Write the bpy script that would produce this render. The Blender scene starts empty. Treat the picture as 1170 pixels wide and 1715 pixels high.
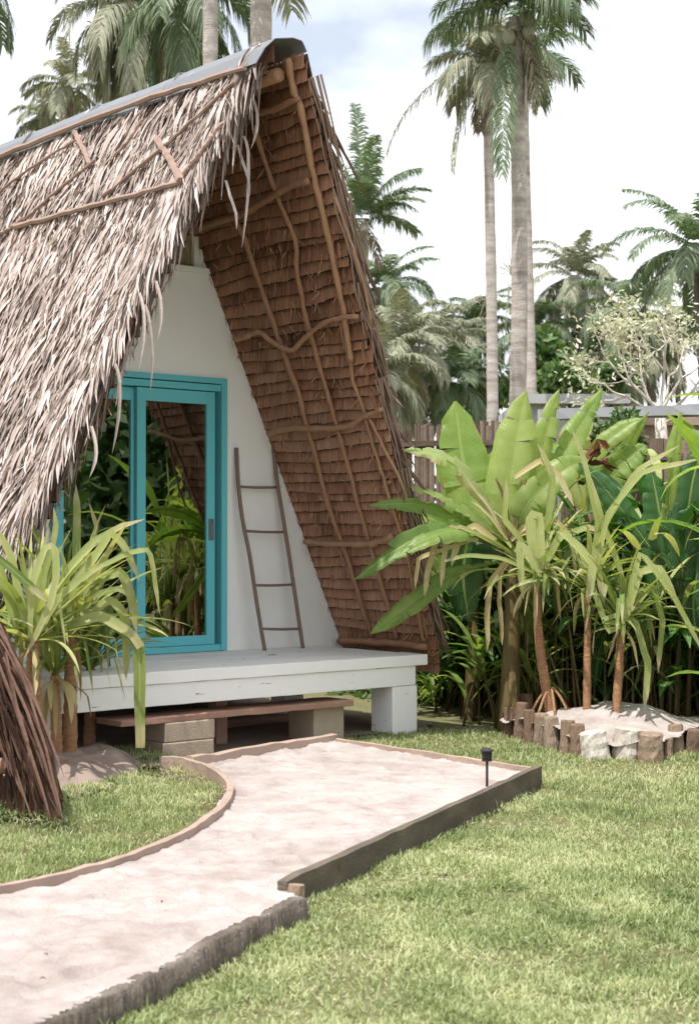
import bpy, math, random
import numpy as np
from mathutils import noise as mnoise, Vector
random.seed(7); rng = np.random.default_rng(7)
SC = bpy.context.scene; COL = SC.collection
R = math.radians

# ------------------------------------------------------------------ camera
EH = 1.5; FPX = 2656.0; CX = 585.0; CY = 857.5
PITCH = math.atan(42.5 / FPX)
cam_d = bpy.data.cameras.new('camera'); cam = bpy.data.objects.new('camera', cam_d); COL.objects.link(cam)
cam.location = (0, 0, EH); cam.rotation_euler = (R(90) + PITCH, 0, 0)
cam_d.sensor_fit = 'VERTICAL'; cam_d.sensor_height = 36.0; cam_d.lens = 36.0 * FPX / 1715.0
cam_d.clip_start = 0.05; cam_d.clip_end = 2000
cam_d.dof.use_dof = True; cam_d.dof.focus_distance = 11.0; cam_d.dof.aperture_fstop = 4.5
SC.camera = cam
# ------------------------------------------------------------------ light
SUN_DIR = Vector((-0.25, -0.30, 0.92)).normalized()
el = math.asin(SUN_DIR.z); azi = math.atan2(SUN_DIR.x, SUN_DIR.y)
W = bpy.data.worlds.new('World'); SC.world = W; W.use_nodes = True
nt = W.node_tree; nt.nodes.clear()
out = nt.nodes.new('ShaderNodeOutputWorld'); bg = nt.nodes.new('ShaderNodeBackground')
sky = nt.nodes.new('ShaderNodeTexSky'); sky.sky_type = 'NISHITA'; sky.sun_disc = False
sky.sun_elevation = el; sky.sun_rotation = azi; sky.dust_density = 2.0
tc = nt.nodes.new('ShaderNodeTexCoord'); mp = nt.nodes.new('ShaderNodeMapping'); mp.inputs['Scale'].default_value = (1, 1, 2.2)
mp.inputs['Location'].default_value = (0.35, 0.1, 0.2)
nz = nt.nodes.new('ShaderNodeTexNoise'); nz.inputs['Scale'].default_value = 3.2; nz.inputs['Detail'].default_value = 7; nz.inputs['Roughness'].default_value = 0.52
rp = nt.nodes.new('ShaderNodeValToRGB'); rp.color_ramp.elements[0].position = 0.36; rp.color_ramp.elements[1].position = 0.60
rp.color_ramp.elements[0].color = (0.62, 0.62, 0.62, 1)
nz2 = nt.nodes.new('ShaderNodeTexNoise'); nz2.inputs['Scale'].default_value = 6; nz2.inputs['Detail'].default_value = 6
rc = nt.nodes.new('ShaderNodeValToRGB')
rc.color_ramp.elements[0].color = (5.2, 5.5, 5.9, 1); rc.color_ramp.elements[0].position = 0.36
rc.color_ramp.elements[1].color = (9.5, 9.6, 9.8, 1); rc.color_ramp.elements[1].position = 0.56
mx = nt.nodes.new('ShaderNodeMixRGB')
L = nt.links.new
L(tc.outputs['Generated'], mp.inputs['Vector']); L(mp.outputs['Vector'], nz.inputs['Vector']); L(mp.outputs['Vector'], nz2.inputs['Vector'])
L(nz.outputs['Fac'], rp.inputs['Fac']); L(nz2.outputs['Fac'], rc.inputs['Fac'])
L(rp.outputs['Color'], mx.inputs['Fac']); L(sky.outputs['Color'], mx.inputs['Color1']); L(rc.outputs['Color'], mx.inputs['Color2'])
L(mx.outputs['Color'], bg.inputs['Color']); bg.inputs['Strength'].default_value = 0.10
L(bg.outputs['Background'], out.inputs['Surface'])
sd = bpy.data.lights.new('sun', 'SUN'); sd.energy = 3.2; sd.angle = R(0.6); sd.color = (1.0, 0.95, 0.88)
so = bpy.data.objects.new('sun', sd); COL.objects.link(so); so.location = (-6, 3, 14)
so.rotation_euler = SUN_DIR.to_track_quat('Z', 'Y').to_euler()
SC.view_settings.view_transform = 'Standard'; SC.view_settings.look = 'None'; SC.view_settings.gamma = 1.0
SC.view_settings.use_curve_mapping = False
SC.view_settings.exposure = 0.90
SC.render.engine = 'CYCLES'
SC.cycles.max_bounces = 8; SC.cycles.transparent_max_bounces = 8; SC.cycles.diffuse_bounces = 5

# ------------------------------------------------------------------ geometry helpers
C0 = np.array([0, 0, EH]); FW = np.array([0, math.cos(PITCH), math.sin(PITCH)]); UP = np.array([0, -math.sin(PITCH), math.cos(PITCH)])
def ray(px, py): return np.array([1., 0, 0]) * (px - CX) + UP * (CY - py) + FW * FPX
def at(px, py, y):
    d = ray(px, py); return C0 + d * (y / d[1])
def gz(px, py, z=0.0):
    d = ray(px, py); return C0 + d * ((z - EH) / d[2])
def onpl(px, py, P, n):
    d = ray(px, py); return C0 + d * (np.dot(P - C0, n) / np.dot(d, n))
HU = np.array([0.76094391, 0.64881767, 0]); HW = np.array([-0.64881767, 0.76094391, 0]); ZZ = np.array([0, 0, 1.])
HO = np.array([-0.06573875, 13.44705336, 0.0]); HROT = math.atan2(HU[1], HU[0])
def loc(P): d = np.asarray(P) - HO; return np.array([d @ HU, d @ HW, d[2]])

def nrm(a): return a / np.maximum(np.linalg.norm(a, axis=-1, keepdims=True), 1e-9)
def vnoise(x, y, seed=0):
    xi = np.floor(x).astype(int); yi = np.floor(y).astype(int); fx = x - xi; fy = y - yi
    fx = fx * fx * (3 - 2 * fx); fy = fy * fy * (3 - 2 * fy)
    def h(a, b):
        n = (a * 374761393 + b * 668265263 + seed * 1442695) & 0x7fffffff
        n = ((n ^ (n >> 13)) * 1274126177) & 0x7fffffff
        return ((n ^ (n >> 16)) & 0xffff) / 65535.0
    return (h(xi, yi) * (1 - fx) + h(xi + 1, yi) * fx) * (1 - fy) + (h(xi, yi + 1) * (1 - fx) + h(xi + 1, yi + 1) * fx) * fy
def fbm(x, y, seed=0, o=4):
    s = 0; a = 0.5
    for i in range(o): s = s + a * vnoise(x * 2 ** i, y * 2 ** i, seed + i); a *= 0.5
    return s

class MB:
    """collects quads into one mesh"""
    def __init__(s): s.V = []; s.F = []; s.A = []; s.U = []; s.n = 0
    def raw(s, V, F, a=0.5, uv=None):
        V = np.asarray(V, float).reshape(-1, 3); F = np.asarray(F, int).reshape(-1, 4)
        if np.isscalar(a): a = np.full(len(V), float(a))
        if uv is None: uv = np.zeros((len(V), 2))
        s.V.append(V); s.F.append(F + s.n); s.A.append(np.asarray(a, float)); s.U.append(uv); s.n += len(V)
    def ribbons(s, P, Wd, H, fold=0.0, v=0.5, twist=None):
        """P[n,k,3] midlines, Wd[n,k] half widths, H[n,3] or [n,k,3] face hint, fold = edge lift"""
        P = np.asarray(P, float)
        if P.ndim == 2: P = P[None]
        n, k, _ = P.shape
        Wd = np.broadcast_to(np.asarray(Wd, float), (n, k)); H = np.asarray(H, float)
        if H.ndim == 1: H = H[None]
        if H.ndim == 2: H = H[:, None, :]
        H = np.broadcast_to(H, (n, k, 3))
        T = np.empty_like(P); T[:, 1:-1] = P[:, 2:] - P[:, :-2]; T[:, 0] = P[:, 1] - P[:, 0]; T[:, -1] = P[:, -1] - P[:, -2]
        T = nrm(T); S = nrm(np.cross(T, H)); N = nrm(np.cross(S, T))
        v = np.broadcast_to(np.asarray(v, float), (n,))
        if fold:
            Lf = P - S * (Wd * math.cos(fold))[..., None] + N * (Wd * math.sin(fold))[..., None]
            Rt = P + S * (Wd * math.cos(fold))[..., None] + N * (Wd * math.sin(fold))[..., None]
            VV = np.stack([Lf, P, Rt], 2); m = 3
        else:
            VV = np.stack([P - S * Wd[..., None], P + S * Wd[..., None]], 2); m = 2
        idx = np.arange(n * k * m).reshape(n, k, m)
        F = np.stack([idx[:, :-1, :-1], idx[:, :-1, 1:], idx[:, 1:, 1:], idx[:, 1:, :-1]], -1).reshape(-1, 4)
        uv = np.empty((n, k, m, 2)); uv[..., 0] = np.linspace(0, 1, m); uv[..., 1] = np.linspace(0, 1, k)[None, :, None]
        s.raw(VV.reshape(-1, 3), F, np.repeat(v, k * m), uv.reshape(-1, 2))
    def tube(s, P, r, n=8, v=0.5, cap=True, jit=0.0):
        P = np.asarray(P, float); k = len(P); r = np.broadcast_to(np.asarray(r, float), (k,)).copy()
        if cap:
            P = np.vstack([P[:1], P, P[-1:]]); r = np.concatenate([[r[0] * 0.02], r, [r[-1] * 0.02]]); k += 2
        T = np.empty_like(P); T[1:-1] = P[2:] - P[:-2]; T[0] = T[1]; T[-1] = T[-2]; T = nrm(T)
        h = np.array([0, 0, 1.]) if abs(T[len(T) // 2][2]) < 0.8 else np.array([1., 0, 0])
        A = nrm(np.cross(T, h)); B = np.cross(T, A)
        th = np.arange(n) / n * 2 * math.pi
        rr = r[:, None] * (1 + (rng.uniform(-jit, jit, (k, n)) if jit else 0))
        V = P[:, None, :] + rr[..., None] * (np.cos(th)[None, :, None] * A[:, None, :] + np.sin(th)[None, :, None] * B[:, None, :])
        i = np.arange(k * n).reshape(k, n); j = np.roll(i, -1, 1)
        F = np.stack([i[:-1], j[:-1], j[1:], i[1:]], -1).reshape(-1, 4)
        uv = np.stack(np.broadcast_arrays(np.arange(n)[None, :] / n, np.linspace(0, 1, k)[:, None]), -1).reshape(-1, 2)
        s.raw(V.reshape(-1, 3), F, v, uv)
    def box(s, x0, x1, y0, y1, z0, z1, v=0.5, wob=0.0, seg=1):
        """axis aligned box, optionally divided along x with slight unevenness"""
        xs = np.linspace(x0, x1, seg + 1); ring = []
        for i, x in enumerate(xs):
            o = (lambda: rng.uniform(-wob, wob)) if wob else (lambda: 0)
            ring.append([(x, y0 + o(), z0 + o()), (x, y1 + o(), z0 + o()), (x, y1 + o(), z1 + o()), (x, y0 + o(), z1 + o())])
        V = np.array(ring).reshape(-1, 3); F = []
        for i in range(seg):
            a = i * 4
            for j in range(4): F.append((a + j, a + (j + 1) % 4, a + 4 + (j + 1) % 4, a + 4 + j))
        F.append((3, 2, 1, 0)); a = seg * 4; F.append((a, a + 1, a + 2, a + 3))
        s.raw(V, F, v)
    def build(s, name, mat, parent=None, smooth=False, bevel=0.0):
        V = np.concatenate(s.V); F = np.concatenate(s.F); A = np.concatenate(s.A); U = np.concatenate(s.U)
        me = bpy.data.meshes.new(name); me.vertices.add(len(V)); me.vertices.foreach_set('co', V.ravel())
        me.loops.add(len(F) * 4); me.loops.foreach_set('vertex_index', F.ravel().astype(np.int32))
        me.polygons.add(len(F)); me.polygons.foreach_set('loop_start', np.arange(0, len(F) * 4, 4, dtype=np.int32))
        me.polygons.foreach_set('use_smooth', np.full(len(F), smooth))
        at_ = me.attributes.new('v', 'FLOAT', 'POINT'); at_.data.foreach_set('value', A)
        uvl = me.uv_layers.new(name='UVMap'); uvl.data.foreach_set('uv', U[F.ravel()].ravel())
        me.update(calc_edges=True); me.validate()
        me.materials.append(mat)
        o = bpy.data.objects.new(name, me); COL.objects.link(o)
        if parent is not None: o.parent = parent
        if bevel:
            b = o.modifiers.new('bevel', 'BEVEL'); b.width = bevel; b.segments = 2; b.limit_method = 'ANGLE'
        return o

def tag(o, label=None, cat=None, group=None, kind=None):
    if label: o['label'] = label
    if cat: o['category'] = cat
    if group: o['group'] = group
    if kind: o['kind'] = kind
    return o
def empty(name, p, rz=0.0, label=None, cat=None, group=None):
    o = bpy.data.objects.new(name, None); COL.objects.link(o); o.location = tuple(p); o.rotation_euler = (0, 0, rz)
    o.empty_display_size = 0.1
    return tag(o, label, cat, group)
class Off:
    """MB proxy: everything added in world space, built relative to a root's location (no rotation)"""
def build_rel(mb, name, mat, root, **k):
    p = np.array(root.location); mb.V = [v - p for v in mb.V]
    return mb.build(name, mat, root, **k)
def spline(P, k):
    """Catmull-Rom resample to k points"""
    P = np.asarray(P, float); Q = np.vstack([2 * P[0] - P[1], P, 2 * P[-1] - P[-2]]); m = len(P) - 1
    t = np.linspace(0, m - 1e-6, k); i = t.astype(int); f = (t - i)[:, None]
    a, b, c, d = Q[i], Q[i + 1], Q[i + 2], Q[i + 3]
    return 0.5 * (2 * b + (c - a) * f + (2 * a - 5 * b + 4 * c - d) * f ** 2 + (3 * b - a - 3 * c + d) * f ** 3)

# ------------------------------------------------------------------ materials
def mat(name, cols, rough=0.8, trans=0.0, nscale=8.0, namt=0.35, bump=0.0, bscale=40.0, spec=0.3, stretch=(1, 1, 1), tcol=None, stain=None, vamt=0.65, bdist=0.02):
    """cols = dark..light ramp driven by the 'v' attribute plus noise on object coordinates"""
    m = bpy.data.materials.new(name); m.use_nodes = True; n = m.node_tree.nodes; l = m.node_tree.links.new
    p = n['Principled BSDF']; o = n['Material Output']
    p.inputs['Roughness'].default_value = rough; p.inputs['Specular IOR Level'].default_value = spec
    a = n.new('ShaderNodeAttribute'); a.attribute_name = 'v'
    t = n.new('ShaderNodeTexCoord'); mp = n.new('ShaderNodeMapping'); mp.inputs['Scale'].default_value = stretch
    l(t.outputs['Object'], mp.inputs['Vector'])
    z = n.new('ShaderNodeTexNoise'); z.inputs['Scale'].default_value = nscale; z.inputs['Detail'].default_value = 5; z.inputs['Roughness'].default_value = 0.6
    l(mp.outputs['Vector'], z.inputs['Vector'])
    m1 = n.new('ShaderNodeMath'); m1.operation = 'MULTIPLY_ADD'; m1.inputs[1].default_value = namt * 2; m1.inputs[2].default_value = 0.5 - namt - vamt * 0.5
    l(z.outputs['Fac'], m1.inputs[0])
    m2 = n.new('ShaderNodeMath'); m2.operation = 'MULTIPLY_ADD'; m2.inputs[1].default_value = vamt
    l(a.outputs['Fac'], m2.inputs[0]); l(m1.outputs[0], m2.inputs[2])
    r = n.new('ShaderNodeValToRGB'); e = r.color_ramp.elements
    for i, c in enumerate(cols):
        if i >= 2: e.new(0.5)
    for i, c in enumerate(cols): e[i].position = i / (len(cols) - 1); e[i].color = (*c, 1)
    l(m2.outputs[0], r.inputs['Fac']); colout = r.outputs['Color']
    if stain:
        z2 = n.new('ShaderNodeTexNoise'); z2.inputs['Scale'].default_value = stain[1]; z2.inputs['Detail'].default_value = 8; z2.inputs['Roughness'].default_value = 0.7
        mp2 = n.new('ShaderNodeMapping'); mp2.inputs['Scale'].default_value = stain[3] if len(stain) > 3 else (1, 1, 1)
        l(t.outputs['Object'], mp2.inputs['Vector']); l(mp2.outputs['Vector'], z2.inputs['Vector'])
        r2 = n.new('ShaderNodeValToRGB'); r2.color_ramp.elements[0].position = stain[2]; r2.color_ramp.elements[1].position = stain[2] + (stain[4] if len(stain) > 4 else 0.08)
        l(z2.outputs['Fac'], r2.inputs['Fac'])
        mx = n.new('ShaderNodeMixRGB'); l(r2.outputs['Color'], mx.inputs['Fac']); l(colout, mx.inputs['Color1']); mx.inputs['Color2'].default_value = (*stain[0], 1)
        colout = mx.outputs['Color']
    l(colout, p.inputs['Base Color'])
    if bump:
        zb = n.new('ShaderNodeTexNoise'); zb.inputs['Scale'].default_value = bscale; zb.inputs['Detail'].default_value = 6; zb.inputs['Roughness'].default_value = 0.65
        l(mp.outputs['Vector'], zb.inputs['Vector'])
        b = n.new('ShaderNodeBump'); b.inputs['Strength'].default_value = bump; b.inputs['Distance'].default_value = bdist
        l(zb.outputs['Fac'], b.inputs['Height']); l(b.outputs['Normal'], p.inputs['Normal'])
    if trans:
        tr = n.new('ShaderNodeBsdfTranslucent'); mxs = n.new('ShaderNodeMixShader'); mxs.inputs[0].default_value = trans
        hs = n.new('ShaderNodeMixRGB'); hs.blend_type = 'MULTIPLY'; hs.inputs['Fac'].default_value = 1.0
        hs.inputs['Color2'].default_value = (*(tcol or (1.3, 1.35, 0.7)), 1)
        l(colout, hs.inputs['Color1']); l(hs.outputs['Color'], tr.inputs['Color'])
        l(p.outputs[0], mxs.inputs[1]); l(tr.outputs[0], mxs.inputs[2]); l(mxs.outputs[0], o.inputs['Surface'])
    return m

def leafmat(name, cols, rough=0.45, trans=0.35, vein=0.0, tcol=None, nscale=3.0, edge=None, spec=0.4):
    m = mat(name, cols, rough, trans, nscale=nscale, namt=0.3, spec=spec, tcol=tcol)
    n = m.node_tree.nodes; l = m.node_tree.links.new; p = n['Principled BSDF']
    uv = n.new('ShaderNodeUVMap'); sp = n.new('ShaderNodeSeparateXYZ'); l(uv.outputs['UV'], sp.inputs[0])
    ab = n.new('ShaderNodeMath'); ab.operation = 'SUBTRACT'; ab.inputs[1].default_value = 0.5; l(sp.outputs['X'], ab.inputs[0])
    ab2 = n.new('ShaderNodeMath'); ab2.operation = 'ABSOLUTE'; l(ab.outputs[0], ab2.inputs[0])
    if vein:
        w = n.new('ShaderNodeMath'); w.operation = 'MULTIPLY_ADD'; w.inputs[1].default_value = -0.12; l(ab2.outputs[0], w.inputs[0]); l(sp.outputs['Y'], w.inputs[2])
        s2 = n.new('ShaderNodeMath'); s2.operation = 'MULTIPLY'; s2.inputs[1].default_value = 260.0; l(w.outputs[0], s2.inputs[0])
        sn = n.new('ShaderNodeMath'); sn.operation = 'SINE'; l(s2.outputs[0], sn.inputs[0])
        b = n.new('ShaderNodeBump'); b.inputs['Strength'].default_value = vein; b.inputs['Distance'].default_value = 0.004
        l(sn.outputs[0], b.inputs['Height']); l(b.outputs['Normal'], p.inputs['Normal'])
    if not vein:
        sx = n.new('ShaderNodeMath'); sx.operation = 'MULTIPLY'; sx.inputs[1].default_value = 55.0; l(sp.outputs['X'], sx.inputs[0])
        sn = n.new('ShaderNodeMath'); sn.operation = 'SINE'; l(sx.outputs[0], sn.inputs[0])
        b = n.new('ShaderNodeBump'); b.inputs['Strength'].default_value = .5; b.inputs['Distance'].default_value = 0.002
        l(sn.outputs[0], b.inputs['Height']); l(b.outputs['Normal'], p.inputs['Normal'])
        src0 = p.inputs['Base Color'].links[0].from_socket
        zt = n.new('ShaderNodeTexNoise'); zt.inputs['Scale'].default_value = 9; l(n['Texture Coordinate'].outputs['Object'], zt.inputs['Vector'])
        a1 = n.new('ShaderNodeMath'); a1.operation = 'MULTIPLY_ADD'; a1.inputs[1].default_value = 0.9; l(zt.outputs['Fac'], a1.inputs[0]); l(sp.outputs['Y'], a1.inputs[2])
        r1 = n.new('ShaderNodeValToRGB'); r1.color_ramp.elements[0].position = 0.0; r1.color_ramp.elements[1].position = 1.0
        mr = n.new('ShaderNodeMapRange'); mr.inputs['From Min'].default_value = 1.18; mr.inputs['From Max'].default_value = 1.42; l(a1.outputs[0], mr.inputs['Value'])
        md = n.new('ShaderNodeMixRGB'); l(mr.outputs[0], md.inputs['Fac']); l(src0, md.inputs['Color1']); md.inputs['Color2'].default_value = (0.58, 0.50, 0.30, 1)
        l(md.outputs['Color'], p.inputs['Base Color'])
    # paler midrib
    lt = n.new('ShaderNodeMath'); lt.operation = 'LESS_THAN'; lt.inputs[1].default_value = 0.028 if vein else 0.05; l(ab2.outputs[0], lt.inputs[0])
    src = p.inputs['Base Color'].links[0].from_socket
    mx = n.new('ShaderNodeMixRGB'); l(lt.outputs[0], mx.inputs['Fac']); l(src, mx.inputs['Color1']); mx.inputs['Color2'].default_value = (0.42, 0.48, 0.16, 1)
    fin = mx.outputs['Color']
    if edge:
        z = n.new('ShaderNodeTexNoise'); z.inputs['Scale'].default_value = 7; l(n['Texture Coordinate'].outputs['Object'], z.inputs['Vector'])
        ad = n.new('ShaderNodeMath'); ad.operation = 'MULTIPLY_ADD'; ad.inputs[1].default_value = 0.35; l(z.outputs['Fac'], ad.inputs[0]); l(ab2.outputs[0], ad.inputs[2])
        gt = n.new('ShaderNodeMath'); gt.operation = 'GREATER_THAN'; gt.inputs[1].default_value = edge; l(ad.outputs[0], gt.inputs[0])
        mx2 = n.new('ShaderNodeMixRGB'); l(gt.outputs[0], mx2.inputs['Fac']); l(fin, mx2.inputs['Color1']); mx2.inputs['Color2'].default_value = (0.42, 0.33, 0.15, 1)
        fin = mx2.outputs['Color']
    l(fin, p.inputs['Base Color'])
    return m

M = {}
M['thatch'] = mat('weathered_thatch', [(0.12, 0.085, 0.07), (0.44, 0.365, 0.335), (0.72, 0.645, 0.61)], 0.75, 0.10, nscale=2.2, namt=0.12, tcol=(1.2, 1.0, 0.8), vamt=0.9, bump=0.3, bscale=60, stretch=(1, 1, 1))
M['thatch_in'] = mat('brown_thatch', [(0.13, 0.06, 0.035), (0.42, 0.215, 0.135), (0.60, 0.37, 0.25)], 0.8, 0.0, nscale=3, namt=0.38, vamt=0.85, bump=0.4, bscale=90, stretch=(4, 4, 1))
M['thatch_edge'] = mat('brown_edge_thatch', [(0.08, 0.05, 0.035), (0.22, 0.15, 0.115), (0.42, 0.33, 0.28)], 0.8, 0.0, nscale=3, namt=0.2, vamt=0.8)
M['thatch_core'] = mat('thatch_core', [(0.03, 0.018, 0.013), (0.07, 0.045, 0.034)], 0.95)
M['pole'] = mat('bare_wood_pole', [(0.17, 0.08, 0.045), (0.36, 0.20, 0.12), (0.50, 0.31, 0.20)], 0.7, nscale=14, namt=0.35, bump=0.4, bscale=50, stretch=(1, 1, .4))
M['batten'] = mat('weathered_bamboo', [(0.20, 0.13, 0.10), (0.38, 0.27, 0.23)], 0.8, nscale=12, namt=0.4, bump=0.3)
M['cap'] = mat('grey_ridge_sheet', [(0.14, 0.15, 0.17), (0.21, 0.22, 0.24)], 0.65, nscale=3, namt=0.4, bump=0.2, bscale=8, stain=((0.28, 0.28, 0.28), 6, 0.62))
M['wall'] = mat('white_plaster', [(0.76, 0.755, 0.74), (0.85, 0.845, 0.83)], 0.85, nscale=1.5, namt=0.4, bump=0.3, bscale=9, stain=((0.70, 0.68, 0.65), 2.2, 0.62, (1, 1, .5), .2))
M['deck'] = mat('chipped_white_paint', [(0.72, 0.715, 0.70), (0.84, 0.835, 0.82)], 0.75, nscale=4, namt=0.3, bump=0.25, bscale=30, stain=((0.05, 0.035, 0.03), 6, 0.655, (.6, 1, 5), .012))
M['teal'] = mat('turquoise_paint', [(0.10, 0.44, 0.50), (0.14, 0.54, 0.60)], 0.5, nscale=5, namt=0.3, bump=0.1, bscale=30, spec=0.5)
M['mesh'] = mat('vent_mesh', [(0.20, 0.16, 0.09), (0.36, 0.31, 0.2)], 0.8, nscale=30, namt=0.4)
M['dark'] = mat('dark_interior', [(0.015, 0.013, 0.012), (0.03, 0.026, 0.022)], 0.9)  # near-black colour carries the shade of the gable gap and the room
M['metal'] = mat('dull_metal', [(0.10, 0.11, 0.11), (0.22, 0.24, 0.24)], 0.4)
M['block'] = mat('concrete_block', [(0.34, 0.27, 0.20), (0.52, 0.43, 0.33)], 0.95, nscale=6, namt=0.4, bump=0.6, bscale=80, stain=((0.22, 0.2, 0.1), 4, 0.62, (1, 1, 1), .15))
M['plank'] = mat('reddish_plank', [(0.17, 0.085, 0.06), (0.34, 0.20, 0.15), (0.46, 0.31, 0.25)], 0.75, nscale=5, namt=0.4, bump=0.3, bscale=40, stretch=(1, 6, 6))
M['board'] = mat('aged_board', [(0.045, 0.037, 0.028), (0.11, 0.09, 0.07), (0.22, 0.18, 0.14)], 0.9, nscale=3, namt=0.5, bump=0.5, bscale=30, stretch=(1, 1, 3), stain=((0.06, 0.07, 0.03), 6, 0.58, (1, 1, 1), .12))
M['board_top'] = mat('pale_board', [(0.20, 0.14, 0.11), (0.36, 0.27, 0.22), (0.5, 0.4, 0.34)], 0.9, nscale=4, namt=0.5, bump=0.4, bscale=40)
M['curb'] = mat('rough_concrete', [(0.05, 0.04, 0.032), (0.17, 0.14, 0.115), (0.46, 0.41, 0.37)], 0.95, nscale=5, namt=0.6, bump=1.0, bscale=22, bdist=0.04, vamt=0.8, stain=((0.035, 0.03, 0.025), 10, 0.56, (1, 1, 1), .14))
M['sand'] = mat('pink_white_sand', [(0.29, 0.235, 0.215), (0.43, 0.38, 0.36), (0.53, 0.50, 0.485)], 0.95, nscale=5, namt=0.75, bump=1.0, bscale=75, bdist=0.012, vamt=0.5, spec=0.1, stain=((0.30, 0.235, 0.21), 34, 0.60, (1, 1, 1), .1))
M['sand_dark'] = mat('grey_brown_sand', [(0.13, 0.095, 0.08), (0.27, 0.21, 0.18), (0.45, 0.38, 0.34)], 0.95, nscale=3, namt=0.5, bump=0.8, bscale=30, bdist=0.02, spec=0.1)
M['soil'] = mat('lawn_soil', [(0.10, 0.09, 0.05), (0.22, 0.21, 0.10), (0.36, 0.34, 0.19)], 0.95, nscale=26, namt=0.7, bump=1.0, bscale=60, bdist=.03)
M['grass'] = mat('grass_blade', [(0.08, 0.12, 0.045), (0.225, 0.28, 0.115), (0.43, 0.47, 0.25), (0.66, 0.61, 0.44)], 0.55, 0.30, nscale=1.1, namt=0.30, vamt=0.55, tcol=(1.1, 1.15, 0.6), spec=0.3)
M['log'] = mat('stake_log', [(0.14, 0.075, 0.05), (0.30, 0.22, 0.16), (0.62, 0.58, 0.52)], 0.9, nscale=6, namt=0.3, bump=0.7, bscale=30, stretch=(3, 3, 1), vamt=1.0, stain=((0.06, 0.06, 0.04), 5, 0.60, (2, 2, 1), .15))
M['ladder'] = mat('ladder_wood', [(0.14, 0.09, 0.07), (0.27, 0.20, 0.16)], 0.75, nscale=10, bump=0.3)
M['black'] = mat('black_plastic', [(0.02, 0.02, 0.02), (0.05, 0.048, 0.045)], 0.5)
M['bark'] = mat('palm_bark', [(0.17, 0.14, 0.125), (0.42, 0.37, 0.34), (0.66, 0.61, 0.58)], 0.9, nscale=1.6, namt=0.8, bump=0.6, bscale=12, stretch=(1, 1, 5), bdist=0.05, stain=((0.07, 0.055, 0.045), 3.5, 0.68, (1, 1, 2), .03))
M['bark_dark'] = mat('dark_palm_bark', [(0.10, 0.08, 0.065), (0.26, 0.21, 0.18)], 0.9, nscale=3, namt=0.5, bump=0.6, bscale=12, stretch=(1, 1, 5), bdist=0.05)
M['stem'] = mat('ringed_stem', [(0.10, 0.045, 0.025), (0.32, 0.17, 0.09), (0.50, 0.34, 0.2)], 0.85, nscale=18, namt=0.45, bump=0.6, bscale=20, stretch=(1, 1, 4))
M['pseudo'] = mat('banana_stem', [(0.045, 0.028, 0.014), (0.13, 0.09, 0.035), (0.24, 0.22, 0.09)], 0.7, 0.1, nscale=4, namt=0.5, bump=0.4, stretch=(3, 3, .6))
M['palm'] = mat('coconut_leaf', [(0.06, 0.10, 0.06), (0.135, 0.19, 0.11), (0.29, 0.33, 0.21)], 0.45, 0.30, nscale=.6, namt=0.25, tcol=(1.1, 1.25, 0.7), spec=0.4)
M['palm_pale'] = mat('pale_coconut_leaf', [(0.12, 0.14, 0.09), (0.25, 0.265, 0.18), (0.46, 0.44, 0.34)], 0.6, 0.2, nscale=.6, namt=0.25, tcol=(1.1, 1.1, 0.8))
M['palm_dry'] = mat('dry_coconut_leaf', [(0.13, 0.10, 0.07), (0.26, 0.22, 0.16), (0.36, 0.33, 0.25)], 0.7, 0.15, nscale=.8, namt=0.25, tcol=(1.1, 1.0, 0.8))
M['banana'] = leafmat('banana_leaf', [(0.07, 0.16, 0.035), (0.20, 0.31, 0.075), (0.42, 0.48, 0.18)], 0.4, 0.5, vein=0.09, tcol=(1.5, 1.45, 0.6), edge=.70, nscale=9)
M['banana_burnt'] = leafmat('burnt_banana_leaf', [(0.15, 0.24, 0.08), (0.29, 0.38, 0.14), (0.46, 0.49, 0.24)], 0.5, 0.45, vein=0.09, tcol=(1.5, 1.4, 0.6), edge=0.60)
M['banana_dark'] = leafmat('deep_green_leaf', [(0.02, 0.065, 0.018), (0.05, 0.135, 0.035), (0.11, 0.225, 0.06)], 0.35, 0.25, vein=0.1, tcol=(1.2, 1.4, 0.5), spec=0.5)
M['strap'] = leafmat('strap_leaf', [(0.06, 0.12, 0.03), (0.19, 0.27, 0.07), (0.42, 0.47, 0.18), (0.68, 0.65, 0.42)], 0.5, 0.35, tcol=(1.25, 1.2, 0.6))
M['strap_dry'] = leafmat('dry_strap_leaf', [(0.30, 0.22, 0.10), (0.52, 0.42, 0.22), (0.66, 0.58, 0.38)], 0.7, 0.2, tcol=(1.2, 1.1, 0.8))
M['bush'] = mat('bush_leaf', [(0.035, 0.07, 0.025), (0.10, 0.17, 0.06), (0.21, 0.28, 0.12)], 0.5, 0.3, nscale=1, namt=0.3, tcol=(1.1, 1.3, 0.6))
M['pale_leaf'] = mat('pale_leaf', [(0.30, 0.33, 0.18), (0.56, 0.56, 0.42), (0.80, 0.78, 0.70)], 0.55, 0.3, nscale=1, namt=0.3, tcol=(1.1, 1.1, 0.8))
M['pale_bark'] = mat('pale_bark', [(0.45, 0.40, 0.35), (0.66, 0.61, 0.56)], 0.85, nscale=6, namt=0.4)
M['fence'] = mat('reed_fence', [(0.08, 0.055, 0.04), (0.19, 0.14, 0.11), (0.32, 0.25, 0.20)], 0.9, nscale=4, namt=0.4, vamt=0.8, bump=0.4)
M['grey_wall'] = mat('grey_render', [(0.30, 0.31, 0.33), (0.42, 0.43, 0.45)], 0.9, nscale=1.2, namt=0.5, stain=((0.17, 0.16, 0.15), 2.5, 0.6, (1, 1, .4), .15))
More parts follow.
